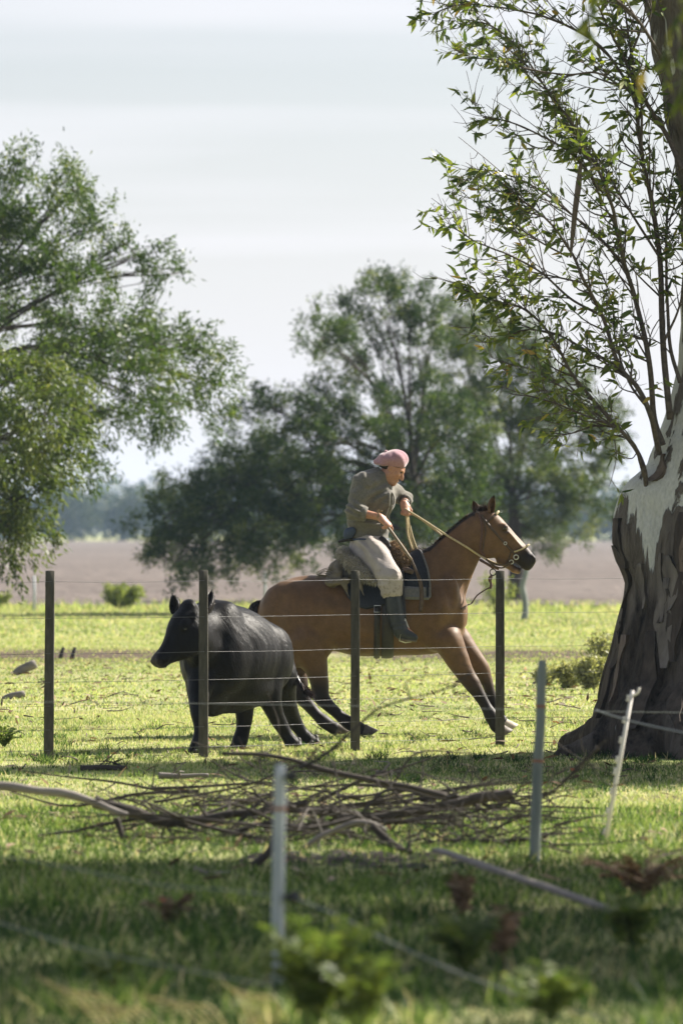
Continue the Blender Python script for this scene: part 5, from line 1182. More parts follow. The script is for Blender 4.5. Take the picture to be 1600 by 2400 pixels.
def torso_at(px):
    T = TORSO; t = ((px-800)/HS-T['A'][0])/T['u'][0]
    return t, np.interp(t, T['ts'], T['c']), np.interp(t, T['ts'], T['r']), np.interp(t, T['ts'], T['w'])
def torso_pt(px, ang, off):
    t, c, r, w = torso_at(px); T = TORSO
    return T['A']+T['u']*t+T['v']*(c+(r+off)*math.cos(ang))-T['side']*((w+off)*math.sin(ang))
def ang_of(px, py):
    t, c, r, w = torso_at(px); z = hp(px, py)[2]; base = TORSO['A'][2]+TORSO['u'][2]*t
    return math.acos(max(-1, min(1, (z-base-c)/r)))
def drape(name, px0, px1, a0, a1, off, th, m, parent, nx=24, na=26, ruf=0.0):
    """a slab of cloth or leather lying round the barrel; a0, a1: angle functions of px"""
    g = np.zeros((2, nx, na, 3))
    for i in range(nx):
        px = px0+(px1-px0)*i/(nx-1)
        for j in range(na):
            a = a0(px)+(a1(px)-a0(px))*j/(na-1); e = min(i, nx-1-i, 2)/2
            wv = ruf*(math.sin(px*.21+a*7)+math.sin(px*.09-a*11))
            g[0, i, j] = torso_pt(px, a, off+wv); g[1, i, j] = torso_pt(px, a, off+wv+th*(.45+.55*e))
    V = g.reshape(-1, 3); id_ = np.arange(2*nx*na).reshape(2, nx, na); Q = []
    def quad(a, b, c, d): Q.append(np.stack([a, b, c, d], -1).reshape(-1, 4))
    o = id_[1]; quad(o[:-1, :-1], o[1:, :-1], o[1:, 1:], o[:-1, 1:]); o = id_[0]; quad(o[:-1, :-1], o[:-1, 1:], o[1:, 1:], o[1:, :-1])
    quad(id_[0, :-1, 0], id_[0, 1:, 0], id_[1, 1:, 0], id_[1, :-1, 0]); quad(id_[0, 1:, -1], id_[0, :-1, -1], id_[1, :-1, -1], id_[1, 1:, -1])
    quad(id_[0, 0, 1:], id_[0, 0, :-1], id_[1, 0, :-1], id_[1, 0, 1:]); quad(id_[0, -1, :-1], id_[0, -1, 1:], id_[1, -1, 1:], id_[1, -1, :-1])
    return obj_np(name, V, np.vstack(Q), m, parent)
def lin(pts): return lambda px: float(np.interp(px, [p[0] for p in pts], [p[1] for p in pts]))

M_stir = simple('stirrup_iron', (.45, .44, .42), (.6, .59, .57), 40, .35, .2, spec=.6)
saddle = empty('saddle', hp(880, 1345), 'worn sheepskin-covered saddle with dark pads on the bay horse', 'saddle')
lo = lin([(800, 1372), (812, 1398), (830, 1420), (860, 1428), (890, 1420), (915, 1412), (940, 1404), (985, 1404)])
drape('saddle_cloth', 806, 985, lambda p: -ang_of(p, lo(p)), lambda p: ang_of(p, lo(p)), .012, .018, M_navy, saddle, 28, 44, .002)
fr = lin([(950, 1285), (965, 1292), (983, 1307), (993, 1326), (1000, 1345), (1005, 1370)])
for sg in (1, -1):
    pad = drape('front_pad', 944, 1005, lambda p: sg*ang_of(p, max(fr(p), 1300)), lambda p: sg*ang_of(p, lin([(944, 1398), (1005, 1402)])(p)), .034, .022, M_navy, saddle, 20, 18, .001)
    eg = MB(); pts = [torso_pt(p, sg*ang_of(p, max(fr(p), 1302)), .06) for p in (970, 983, 993, 1000, 1004.5)]+[torso_pt(1005, sg*ang_of(1005, 1385), .06)]+[torso_pt(p, sg*ang_of(p, 1401), .06) for p in (1004, 985, 965, 946)]
    eg.tube(smooth_path(pts, 40), .009, 6); eg.build('piping', M_grey, pad)
    drape('felt_edge', 935, 1003, lambda p: sg*ang_of(p, 1380+.0*p), lambda p: sg*ang_of(p, 1406), .040, .020, M_grey, saddle, 14, 6, .001)
# seat under the rider
sbd = Body(hp(780, 1400, -.42), hp(990, 1240, .42), .009)
sbd.chain([hp(815, 1345), hp(870, 1348), (hp(930, 1335))], [.13, .12, .12], .05, flat=(SIDE, 2.0))
v, q = sbd.mesh(); obj_np('seat', v, q, M_dark, saddle)
# hide cover behind the cantle with a rolled edge and thongs
lb_ = Body(hp(740, 1400, -.42), hp(850, 1270, .42), .009)
lb_.cone(hp(778, 1362, -.20), hp(778, 1348, .20), .055, .055, .03); lb_.cone(hp(792, 1345, -.22), hp(800, 1312, -.16), .05, .028, .03)
lb_.chain([hp(798, 1300, -.14), hp(802, 1300, 0), hp(798, 1300, .14)], [.03, .035, .03], .03); lb_.cone(hp(788, 1330, -.1), hp(788, 1330, .1), .06, .06, .05)
lb_.cone(hp(770, 1366, -.27), hp(812, 1360, -.29), .035, .03, .03); lb_.cone(hp(805, 1368, -.29), hp(818, 1398, -.31), .024, .012, .02); lb_.cone(hp(838, 1360, -.31), hp(855, 1397, -.34), .028, .012, .02)
v, q = lb_.mesh(); vn = vnormals(v, q); v = v+vn*((wob(v, 22, 8)*.006-np.abs(wob(v, 15, 7, 5))*.012))[:, None]
hide = obj_np('hide_cover', v, q, M_olive, saddle)
th_ = MB()
for k in range(5):
    a = np.array([hp(795-5*k, 1340+3*k, -.22), hp(775-6*k, 1330+4*k, -.24), hp(752-3*k, 1336+5*k, -.2), hp(742+4*k, 1346+2*k, -.17), hp(768, 1348, -.2)])
    th_.tube(smooth_path(a, 14), .003, 4)
tag(th_.build('thongs', M_olive, hide), kind='stuff')
# fleeces
def fleece(name, build, base_m, hair_m, n, ln, parent, lay):
    e = Body(hp(740, 1420, -.5), hp(1010, 1230, .5), .009); build(e); v, q = e.mesh(); vn = vnormals(v, q)
    o = obj_np(name, v, q, base_m, parent)
    pos, nn = scatter_on(v, q, vn, n); cl_ = wob(pos, 30, 8)
    d = nn*.7+np.array(lay)+RNG.normal(0, .45, (n, 3)); V, Q, T, r = strands(pos-nn*.004, d, RNG.uniform(.5, 1, n)*ln, .006, np.clip(.5+cl_*.35+RNG.normal(0, .2, n), 0, 1), .5)
    tag(obj_np('wool', V, [Q, T], hair_m, o, rnd=r), kind='stuff')
def rear(e):
    e.cone(hp(802, 1294, -.13), hp(806, 1292, .13), .028, .028, .03); e.chain([hp(800, 1298, -.17), hp(826, 1322, -.25), hp(850, 1345, -.31), hp(876, 1362, -.335)], [.038, .05, .045, .025], .04, flat=(SIDE, .7))
    e.chain([hp(804, 1296, 0), hp(835, 1325, 0), hp(870, 1332, 0)], [.04, .05, .05], .05, flat=(SIDE, 4))
fleece('rear_sheepskin', rear, M_skinbase, M_fleece, 9000, .036, saddle, (.1, -.1, -.3))
def front(e):
    e.ball(hp(926, 1298, -.02), (.075, .17, .10), .04); e.ball(hp(936, 1308, -.17), (.058, .07, .085), .04); e.ball(hp(920, 1328, -.2), (.05, .06, .07), .04); e.ball(hp(948, 1313, -.21), (.035, .04, .05), .03)
fleece('front_sheepskin', front, M_skinbaseb, M_fleeceb, 9000, .040, saddle, (.15, -.1, -.25))
pm = MB(); pm.tube(smooth_path([hp(944, 1334, -.27), hp(955, 1336, -.29), hp(966, 1341, -.28)], 8), [.022, .026, .018], 10); pm.build('saddle_horn', M_brown, saddle)
# girth straps, stirrup leather, stirrup
drape('girth', 876, 890, lambda p: ang_of(p, 1365), lambda p: 2*math.pi-ang_of(p, 1365), .008, .012, M_dark, saddle, 6, 40)
drape('girth', 894, 922, lambda p: ang_of(p, 1390), lambda p: 2*math.pi-ang_of(p, 1390), .008, .012, M_dark, saddle, 6, 40)
bk = MB()
for (a, b_) in ((874, 1418), (893, 1418), (893, 1432), (874, 1432)): pass
rp = [torso_pt(p, ang_of(p, y), .03) for p, y in ((876, 1420), (891, 1420), (891, 1434), (876, 1434), (876, 1420))]
bk.tube(np.array(rp), .0045, 6); bk.build('girth_buckle', M_metal, saddle)
for sg in (-1, 1):
    sl_ = MB(); sl_.tube(smooth_path([hp(941, 1336, sg*.31), hp(942, 1380, sg*.335), hp(945, 1420, sg*.36), hp(947, 1449, sg*.375)], 12), .014, 6, flat=.25, ref=(0, 1, 0)); sl_.build('stirrup_leather', M_dark, saddle)
    st = MB(); pt = [hp(947, 1448, sg*.375), hp(939, 1475, sg*.41), hp(934, 1499, sg*.425), hp(948, 1503.5, sg*.37), hp(962, 1502, sg*.315), hp(957, 1474, sg*.34), hp(947, 1448, sg*.375)]
    st.tube(np.array(pt), .0065, 6); st.build('stirrup', M_stir, saddle)
# --- bridle
NS = HV[:, 1] < HY+.01
hvN, hnN = HV[NS], HN[NS]
def surf(px, py, off=.006, mirror=False):
    p = hp(px, py); d = (hvN[:, 0]-p[0])**2+(hvN[:, 2]-p[2])**2; c_ = np.argsort(d)[:12]; i = c_[np.argmin(hvN[c_, 1]+30*d[c_])]
    q = hvN[i].copy()
    ix, iz = p[0], p[2]
    q = np.array([ix if d[i] < .0004 else q[0], q[1], iz if d[i] < .0004 else q[2]])+hnN[i]*off
    if mirror: q[1] = 2*HY-q[1]
    return q
bridle = empty('bridle', hp(1165, 1265), 'dark leather bridle with braided cord on the head of the bay horse', 'bridle')
def strap(name, pts, r, m, flat=.35, parent=bridle, off=.006, n=18, both=True):
    for mir in ((False, True) if both else (False,)):
        b_ = MB(); pp = smooth_path([surf(a, b2, off, mir) for a, b2 in pts], n)
        b_.tube(pp, r, 6, flat=flat, ref=(0, 1, 0)); b_.build(name, m, parent)
strap('cheekpiece', [(1128, 1207), (1131, 1215), (1139, 1225), (1153, 1242), (1168, 1259), (1182, 1274), (1191, 1284), (1200, 1292), (1206, 1300)], .010, M_brown)
strap('throat_cord', [(1121, 1206), (1125, 1217), (1128, 1236), (1127, 1260), (1124, 1280), (1126, 1291), (1135, 1303)], .009, M_ropedk, None, off=.004)
strap('throat_latch', [(1129, 1212), (1135, 1230), (1136, 1250), (1132, 1275), (1131, 1290)], .006, M_brown)
strap('browband', [(1139, 1225), (1146, 1219), (1154, 1212), (1161, 1207)], .009, M_brown)
strap('jaw_strap', [(1196, 1293), (1193, 1304), (1188, 1316), (1184, 1322)], .006, M_brown)
strap('noseband', [(1203, 1293), (1213, 1290), (1222, 1286), (1231, 1281)], .007, M_rope, None)
b_ = MB(); pp = [surf(1231, 1281, .006), hp(1234, 1279, -.03)+[.012, 0, .006], hp(1234.5, 1279, 0)+[.014, 0, .008], hp(1234, 1279, .03)+[.012, 0, .006], surf(1231, 1281, .006, True)]; b_.tube(smooth_path(pp, 12), .009, 6); b_.build('noseband', M_rope, bridle)
b_ = MB(); pp = [surf(1121, 1206, .006), hp(1117, 1201, -.03)+[0, 0, .008], hp(1117, 1200, 0)+[0, 0, .01], hp(1117, 1201, .03)+[0, 0, .008], surf(1121, 1206, .006, True)]; b_.tube(smooth_path(pp, 12), .009, 6); b_.build('headpiece', M_brown, bridle)
b_ = MB(); pp = [surf(1160, 1207, .006), hp(1163, 1203, -.04)+[.008, 0, .008], hp(1164, 1202, 0)+[.01, 0, .01], surf(1160, 1207, .006, True)]; b_.tube(smooth_path(pp, 12), .011, 6); b_.build('browband', M_rope, bridle)
def ring(name, c, r, rt, n, m, parent):
    R = frame(n); a = np.linspace(0, 2*np.pi, 21); b_ = MB(); b_.tube(c+(R[:, 0][None]*np.cos(a)[:, None]+R[:, 1][None]*np.sin(a)[:, None])*r, rt, 6, cap=False, ref=R[:, 2]); return b_.build(name, m, parent)
for mir in (False, True):
    ring('bit_ring', surf(1208, 1305, .012, mir), .019, .0045, (0.1, 1, 0.1), M_metal, bridle); ring('bit_ring', surf(1197, 1315, .012, mir), .016, .004, (0.1, 1, 0.1), M_metal, bridle)
    ring('cheek_buckle', surf(1182, 1273, .010, mir), .012, .0035, (0.1, 1, 0.1), M_metal, bridle)
hc = MB(); hc.tube(smooth_path([surf(1124, 1312, .0), hp(1134, 1318, -.05), hp(1146, 1325, -.04), hp(1156, 1332, -.03)], 14), .012, 6); hc.build('halter_cord', M_ropedk, bridle)
hc = MB(); hc.tube(smooth_path([hp(1137, 1311, -.1), hp(1155, 1325, -.09), hp(1172, 1331, -.08), hp(1185, 1327, -.075), surf(1197, 1316, .012)], 18), .007, 6); hc.build('curb_cord', M_brown, bridle)
hc = MB(); hc.tube(smooth_path([hp(1150, 1325, -.06), hp(1160, 1330, -.06), hp(1168, 1333, -.06)], 8), .013, 7); hc.build('cord_knot', M_ropedk, bridle)
ring('halter_ring', hp(1154, 1341, -.04), .026, .0045, (0.2, 1, 0.1), M_dark, bridle)
hc = MB(); hc.tube(smooth_path([hp(1151, 1348, -.04), hp(1147, 1359, -.04), hp(1150, 1370, -.04), hp(1148, 1380, -.04)], 16), [.010, .019, .010, .013, .009], 7); hc.build('lead_knot', M_ropedk, bridle)
hc = MB(); hc.tube(smooth_path([hp(1148, 1376, -.04), hp(1133, 1384, -.05), hp(1116, 1396, -.07), hp(1104, 1413, -.09), hp(1093, 1418, -.13), hp(1078, 1427, -.2)], 26), .006, 6); hc.build('lead_cord', M_brown, bridle)
# --- reins
reins = empty('reins', hp(1040, 1250), 'pale rawhide reins running from the rider\'s far hand to the bit', 'reins')
hnd = wrL+lhd*.07
b_ = MB(); b_.tube(smooth_path([hnd+[-.01, -.02, .012], hp(985, 1215, -.06), hp(1042, 1252, -.10), hp(1090, 1281, -.125), surf(1117, 1297, .012), hp(1137, 1310, -.12)], 30), .0085, 6, flat=.45, ref=(0, 1, 0)); b_.build('rein', M_rope, reins)
b_ = MB(); b_.tube(smooth_path([hp(1137, 1310, -.12), hp(1158, 1322, -.10), hp(1178, 1324, -.09), surf(1197, 1315, .014)], 14), .008, 6); b_.build('rein_end', M_brown, reins)
b_ = MB(); b_.tube(smooth_path([hnd+[-.01, .01, .005], hp(985, 1216, .04), hp(1030, 1250, .09), hp(1060, 1272, .115), hp(1117, 1297, .135), hp(1160, 1320, .10), surf(1197, 1315, .014, True)], 30), .0085, 6, flat=.45, ref=(0, 1, 0)); b_.build('rein', M_rope, reins)
for k, (o1, o2) in enumerate(((-7, -4), (-2, 1), (3, 7))):
    b_ = MB(); b_.tube(smooth_path([hnd+[.003*k, -.005*k, 0], hp(957+o1*.6, 1228, -.03+.015*k), hp(962+o1, 1255, -.04+.02*k), hp(970+o2, 1290, -.05+.03*k)], 16), .0085, 6, flat=.4, ref=(0, 1, 0)); b_.build('rein_tail', M_rope, reins)
# --- whip
whip = empty('riding_whip', hp(940, 1280, -.33), 'short leather riding whip held in the rider\'s near hand', 'whip')
b_ = MB(); b_.tube(smooth_path([hp(909, 1237, -.30), hp(916, 1246, -.31), hp(940, 1280, -.34), hp(963, 1312, -.36)], 16), [.012, .012, .013, .011], 8); b_.build('handle', simple('whip_handle', (.12, .085, .05), (.22, .165, .10), 60, .6, .5, .003), whip)
b_ = MB(); b_.tube(smooth_path([hp(962, 1310, -.36), hp(972, 1335, -.37), hp(983, 1364, -.375), hp(986, 1400, -.37), hp(983, 1433, -.36)], 18), [.008, .012, .017, .018, .018], 6, flat=.25, ref=(.3, 1, 0)); b_.build('lash', M_brown, whip)
# ------------------------------------------------------------------ wire fence beside the cow
M_post = simple('mossy_post', (.040, .038, .029), (.095, .088, .068), 30, .95, .7, .006, stretch=(1, 1, .25))
M_wire = simple('galvanised_wire', (.13, .13, .135), (.20, .20, .205), 20, .5, 0, metal=.6)
M_wpost = simple('weathered_post', (.13, .155, .14), (.25, .28, .255), 16, .9, .6, .01, stretch=(1, 1, .2))
M_pale = simple('pale_fibre_post', (.30, .34, .37), (.46, .49, .51), 14, .6, .3, .004, stretch=(1, 1, .2))
M_plast = simple('white_pvc', (.62, .58, .54), (.74, .71, .68), 16, .5, .2, .002)
M_orange = simple('orange_twine', (.24, .085, .05), (.34, .14, .08), 60, .8, .4)
M_tape = simple('electric_tape', (.17, .185, .185), (.27, .28, .28), 60, .6, .2, .002)
M_black = simple('black_plastic', (.01, .01, .01), (.025, .025, .025), 30, .5, .2)
FP = [(-245, 1342, 1789), (118, 1338, 1782), (477, 1337, 1773), (832, 1338, 1760), (1171, 1338, 1749), (1505, 1338, 1741)]
fence = empty('wire_fence', G(477, 1773), 'wire fence with dark mossy wooden posts in front of the cow and horse', 'fence')
tops = []
for k, (px, t_, b_) in enumerate(FP):
    g0 = G(px-(4 if k == 1 else 0), b_); g0[2] = -.25; Y = g0[1]; top = P(px, t_, Y)
    d = top-g0; R = frame(d, (0, 1, 0)); L_ = np.linalg.norm(d); mb = MB(); n_ = 12; V = []
    for i in range(n_+1):
        u = i/n_; w_ = .034*(1.06-.1*u)
        for (a, c_) in ((-1, -.92), (-.92, -1), (.92, -1), (1, -.92), (1, .92), (.92, 1), (-.92, 1), (-1, .92)):
            V.append(g0+d*u+R[:, 0]*a*w_+R[:, 1]*c_*w_)
    V = np.array(V); V = V+wob(V, 26, 8)[:, None]*.0016*R[:, 0]+wob(V, 30, 8, 4)[:, None]*.0016*R[:, 1]
    i = np.arange(n_)[:, None]*8; j = np.arange(8)[None]; j2 = (j+1) % 8; Q = np.stack([i+j, i+j2, i+8+j2, i+8+j], -1).reshape(-1, 4)
    V = np.vstack([V, top+nrm(d)*.004]); T = np.stack([np.full(8, len(V)-1), n_*8+np.arange(8), n_*8+(np.arange(8)+1) % 8], -1)
    obj_np('post', V, [Q, T], M_post, fence, smooth=False); tops.append((g0, d, R))
for h in (1.315, 1.045, .785, .575, .40, .225, .075):
    mb = MB(); pts = []
    for g0, d, R in tops:
        u = (h-g0[2])/d[2]; pts.append(g0+d*u-np.array([0, .040, 0]))
    pp = []
    for a, c_ in zip(pts[:-1], pts[1:]):
        for t in np.linspace(0, 1, 9)[:-1]: pp.append(a+(c_-a)*t-np.array([0, 0, .010*4*t*(1-t)*(.6+.4*math.sin(h*40))]))
    pp.append(pts[-1]); mb.tube(np.array(pp), .0015, 5); mb.build('wire', M_wire, fence)
# far fence: thin posts and a crooked one
for px, t_, b_, lb in ((80, 1350, 1434, 'thin pale post of the far fence near the left edge'), (620, 1340, 1432, 'thin pale post of the far fence behind the horse\'s rump')):
    mb = MB(); g0 = G(px, b_); p1 = P(px, t_, g0[1]); mb.tube(np.array([g0-[0, 0, .1], (g0+p1)/2+[.01, 0, 0], p1]), [.03, .028, .026], 8); tag(mb.build('far_fence_post', M_pale, org=g0), lb, 'fence post', 'posts of the far fence')
mb = MB(); Y = GY(1452); mb.tube(smooth_path([P(1222, 1462, Y), P(1230, 1440, Y), P(1229, 1405, Y), P(1223, 1375, Y), P(1231, 1345, Y), P(1236, 1315, Y)], 24), [.075, .062, .055, .06, .05, .045], 9); tag(mb.build('far_fence_post', M_wpost, org=G(1228, 1452)), 'crooked grey wooden post behind the horse\'s muzzle', 'fence post', 'posts of the far fence')
# ------------------------------------------------------------------ near electric fence posts
def rpost(name, label, px0, py0, px1, py1, Y, r0, r1, m, bands=(), dark=()):
    g0 = P(px0, py0, Y); g0[2] = 0; p1 = P(px1, py1, Y); d = p1-g0; t = empty(name, g0, label, 'fence post')
    mb = MB(); n_ = 20; u = np.linspace(-.15, 1, n_)[:, None]; path = g0+d*u; path = path+np.stack([wob(path, 6, 6), wob(path, 6, 6, 3), 0*path[:, 0]], -1)*.004; rr = np.linspace(r0, r1, n_); rr[-1] *= .8; mb.tube(path, rr, 14); post = mb.build('post', m, t)
    for v in bands:
        b_ = MB(); c0 = g0+d*v; dn = nrm(d)
        for k in range(2): b_.tube(np.array([c0+dn*(.007*k-.004), c0+dn*(.007*k+.002)]), (r0*(1-v)+r1*v)+.003, 14, cap=False)
        b_.build('twine', M_orange, t)
    return t, g0, d
tp_, g1, d1 = rpost('fence_post', 'blurred pale grey fence post nearest the camera with orange twine', 650, 2330, 657, 1792, 19.0, .026, .022, M_pale, (.80,))
ins = MB(); q = P(690, 2102, 18.97); ins.tube(np.array([P(668, 2102, 19), q]), [.012, .012], 8); ins.tube(np.array([q-[.0, .02, 0], q+[0, .02, 0]]), [.022, .022], 12); ins.build('insulator', M_black, tp_)
ins = MB(); q = P(684, 1820, 18.97); ins.tube(np.array([P(668, 1820, 19), q]), [.010, .010], 8); ins.tube(np.array([q-[.0, .02, 0], q+[0, .02, 0]]), [.020, .020], 12); ins.build('insulator', M_black, tp_)
tp2, g2, d2 = rpost('fence_post', 'grey green wooden post with orange twine left of the eucalyptus roots', 1251, 2024, 1271, 1547, 26.1, .030, .024, M_wpost, (.50, .77))
# white plastic step-in post with wire hooks
g3 = P(1418, 1968, GY(1968)); g3[2] = 0; p3 = P(1481, 1618, g3[1]); pt = empty('plastic_post', g3, 'leaning white plastic electric fence post with hooks before the eucalyptus', 'fence post')
mb = MB(); d3 = p3-g3; mb.tube(np.array([g3-d3*.1, g3+d3*.5, p3]), [.0125, .0115, .010], 8, flat=.8, ref=(0, 1, 0)); mb.build('shaft', M_plast, pt)
R3 = frame(d3, (0, 1, 0)); sx = nrm(np.array([d3[2], 0, -d3[0]]))
for u in (.05, .19, .32, .455, .535, .665, .80, .945):
    c0 = g3+d3*u-sx*.016; mb = MB(); dn = nrm(d3); mb.tube(np.array([c0-dn*.018, c0-dn*.012, c0-dn*.004, c0+dn*.004, c0+dn*.012, c0+dn*.018]), [.006, .011, .007, .007, .011, .006], 8); mb.build('hook', M_plast, pt)
mb = MB(); c0 = p3; dn = nrm(d3); mb.tube(smooth_path([c0-dn*.03, c0-dn*.02+sx*.018, c0-dn*.005+sx*.032, c0+dn*.022+sx*.034], 10), .0075, 7); mb.build('top_hook', M_plast, pt)
# electric wires and tapes
def wire(name, label, pts, r, m): 
    mb = MB(); pp = smooth_path([P(*p) for p in pts], 40); mb.tube(pp, r, 6); tag(mb.build(name, m, org=pp[0]), label, 'wire')
wire('electric_wire', 'pale electric wire running level past the eucalyptus trunk', [(-150, 1643, 28.4), (400, 1648, 28.4), (900, 1656, 28.35), (1300, 1665, 28.3), (1452, 1668, 28.2), (1750, 1672, 28.2)], .0022, M_tape)
wire('electric_wire', 'slack bluish rope sloping down across the eucalyptus foot', [(1395, 1664, 27.0), (1450, 1682, 26.5), (1520, 1700, 26.0), (1700, 1738, 25.0)], .0045, M_tape)
wire('electric_tape', 'blurred tape from the nearest post down to the right corner', [(690, 2104, 18.95), (800, 2150, 18.6), (920, 2210, 18.3), (1100, 2290, 18.0), (1350, 2372, 17.6), (1700, 2450, 17.0)], .003, M_tape)
wire('electric_tape', 'blurred tape from the left edge to the nearest post', [(-150, 1985, 20.5), (100, 2022, 20.2), (350, 2070, 19.8), (520, 2085, 19.4), (668, 2102, 18.97)], .0022, M_tape)
wire('electric_tape', 'blurred pale wire low in the left corner', [(-120, 2130, 18.5), (40, 2175, 18.2), (200, 2225, 18.0), (420, 2270, 17.8), (640, 2310, 17.6)], .002, M_tape)
# ------------------------------------------------------------------ fallen branches, logs, plank
M_dead = simple('dead_wood', (.022, .018, .015), (.075, .062, .052), 12, .9, .7, .012, stretch=(.3, 1, 1))
M_deadp = simple('bleached_wood', (.12, .105, .095), (.25, .225, .20), 12, .85, .6, .01, stretch=(.3, 1, 1))
rw = np.random.default_rng(5)
def fallen(label, pts, Y, r0, r1, m=M_dead, twigs=0, tl=.3, name='fallen_branch', grp='fallen branches in the heap', down=False):
    pp = np.array([P(a, b_, Y+(c_[0] if c_ else 0)) for a, b_, *c_ in pts]); pp[:, 2] = np.maximum(pp[:, 2], .02)
    path = smooth_path(pp, len(pp)*6); path = path+np.stack([wob(path, 9, 6), wob(path, 9, 6, 3), wob(path, 9, 6, 6)], -1)*r0*.35; path[:, 2] = np.maximum(path[:, 2], r1)
    base = path[np.argmin(path[:, 2])].copy(); base[2] = 0; t = empty(name, base, label, 'branch', grp)
    mb = MB(); mb.tube(path, np.linspace(r0, r1, len(path))*(1+.12*wob(path, 18, 6)), 8); mb.build('limb', m, t)
    if twigs:
        tm = MB(); tn = nrm(np.gradient(path, axis=0))
        for _ in range(twigs):
            i = int(rw.uniform(.15, .98)*(len(path)-1)); d = nrm(tn[i]*rw.choice([-.6, .8])+rw.normal(0, .65, 3)+[0, 0, -.25 if down else .1]); l_ = tl*rw.uniform(.4, 1.4); e1 = path[i]+d*l_*.5+rw.normal(0, .04, 3); e2 = path[i]+d*l_+rw.normal(0, .07, 3); e1[2] = max(e1[2], .01); e2[2] = max(e2[2], .01)
            tp_ = smooth_path([path[i], e1, e2], 8); tm.tube(tp_, np.linspace(min(r0*.4, .009), .002, 8), 5, cap=False)
            for _k in range(int(rw.integers(0, 3))):
                j = int(rw.integers(2, 7)); d2 = nrm(d+rw.normal(0, .7, 3)); e3 = tp_[j]+d2*l_*.5; e3[2] = max(e3[2], .01); tm.tube(smooth_path([tp_[j], (tp_[j]+e3)/2+rw.normal(0, .015, 3), e3], 5), np.linspace(.004, .0015, 5), 4, cap=False)
        tag(tm.build('twigs', m, t), kind='stuff')
fallen('smooth grey limb arching in from the left edge', [(-60, 1834), (60, 1848), (150, 1862), (215, 1878), (262, 1898), (300, 1912)], 27.6, .026, .018, M_deadp)
fallen('short dark stub propping the end of the grey limb', [(272, 1915), (282, 1945), (288, 1985)], 27.5, .017, .015, M_dead)
fallen('dark bark-covered branch lying beyond the forked end of the grey limb', [(225, 1880), (320, 1906), (420, 1927), (520, 1912), (640, 1896), (720, 1880)], 27.9, .034, .018, M_dead, 26, .32)
fallen('thin dark twig pointing left below the grey limb', [(330, 1918), (270, 1928), (180, 1947), (75, 1962)], 28.0, .012, .006, M_dead, 6, .2)
fallen('thick branch with a pale broken end at its right', [(1205, 1858), (1130, 1868), (1060, 1882), (960, 1906), (860, 1916), (760, 1906), (640, 1894)], 28.3, .034, .016, M_dead, 30, .35)
fallen('long thin branch slanting down across the middle of the heap', [(520, 1766), (610, 1770), (680, 1780), (740, 1800), (880, 1832), (960, 1847), (1045, 1868)], 28.0, .010, .020, M_dead, 14, .3)
fallen('slender blurred twig rising towards the horse\'s belly', [(700, 1800), (745, 1780), (790, 1745), (850, 1690), (900, 1655), (1010, 1625), (1070, 1605)], 26.0, .010, .003, M_dead, 8, .22)
fallen('pale bent branch in front of the dark soil heap', [(712, 1996), (750, 1960), (800, 1938), (835, 1926), (872, 1930), (905, 1948)], 27.0, .013, .017, M_deadp, 4, .15)
fallen('short dark stick leaning on the soil heap', [(872, 1935), (915, 1975), (950, 2010), (966, 2035)], 26.6, .02, .012, M_dead, 6, .2)
fallen('spiky branch with upright twigs left of the wooden post', [(1290, 1985), (1230, 1968), (1150, 1972), (1070, 1968), (1000, 1984)], 27.4, .014, .008, M_dead, 34, .36)
fallen('low twiggy branch behind the nearest post', [(540, 1955), (620, 1930), (700, 1935), (790, 1950), (850, 1968)], 27.6, .014, .007, M_dead, 36, .32)
fallen('thin forked branch hanging from the roots past the wooden post', [(1400, 1752), (1350, 1800), (1300, 1850), (1240, 1885), (1130, 1975)], 27.2, .010, .005, M_dead, 16, .28)
fallen('twiggy branch lying among leaves at the heap\'s upper left', [(360, 1880), (480, 1860), (580, 1840), (680, 1800), (730, 1788)], 29.0, .008, .005, M_dead, 24, .34)
fallen('brown stick standing beside the nearest post', [(590, 2060), (625, 2000), (652, 1940)], 25.6, .022, .018, M_dead)
fallen('pale stick lying in the grass left of the nearest post', [(455, 2035), (490, 2052), (540, 2072)], 25.0, .014, .012, M_deadp)
fallen('curved pale stick low at the right of the dark hollow', [(1360, 2215), (1410, 2205), (1425, 2200)], 21.2, .010, .008, M_deadp, grp='loose sticks in the grass') if False else None
fallen('flat dark piece of bark lying in front of the cow', [(188, 1806), (240, 1800), (300, 1806)], 36.0, .028, .014, M_dead, 3, .1, 'bark_piece', 'bark pieces on the turf')
fallen('pale curled piece of bark in front of the cow', [(372, 1838), (420, 1826), (488, 1816)], 34.8, .022, .012, M_deadp, 2, .1, 'bark_piece', 'bark pieces on the turf')
fallen('pale piece of bark beyond the thick branch', [(880, 1826), (915, 1816), (945, 1808)], 35.2, .022, .012, M_deadp, 2, .1, 'bark_piece', 'bark pieces on the turf')
db = MB()
for _ in range(230):
    px_ = rw.uniform(230, 1330); py_ = rw.uniform(1890, 2000); p0 = G(px_, py_); a_ = rw.normal(0, .5)+(math.pi if rw.random() < .5 else 0); l_ = rw.uniform(.12, .55); z0 = rw.uniform(0, .10)
    e_ = p0+np.array([math.cos(a_)*l_, math.sin(a_)*l_*.6, 0])+[0, 0, rw.uniform(0, .22)]; p0[2] = z0; db.tube(smooth_path([p0, (p0+e_)/2+rw.normal(0, .03, 3), e_], 6), np.linspace(rw.uniform(.003, .007), .0015, 6), 5, cap=False)
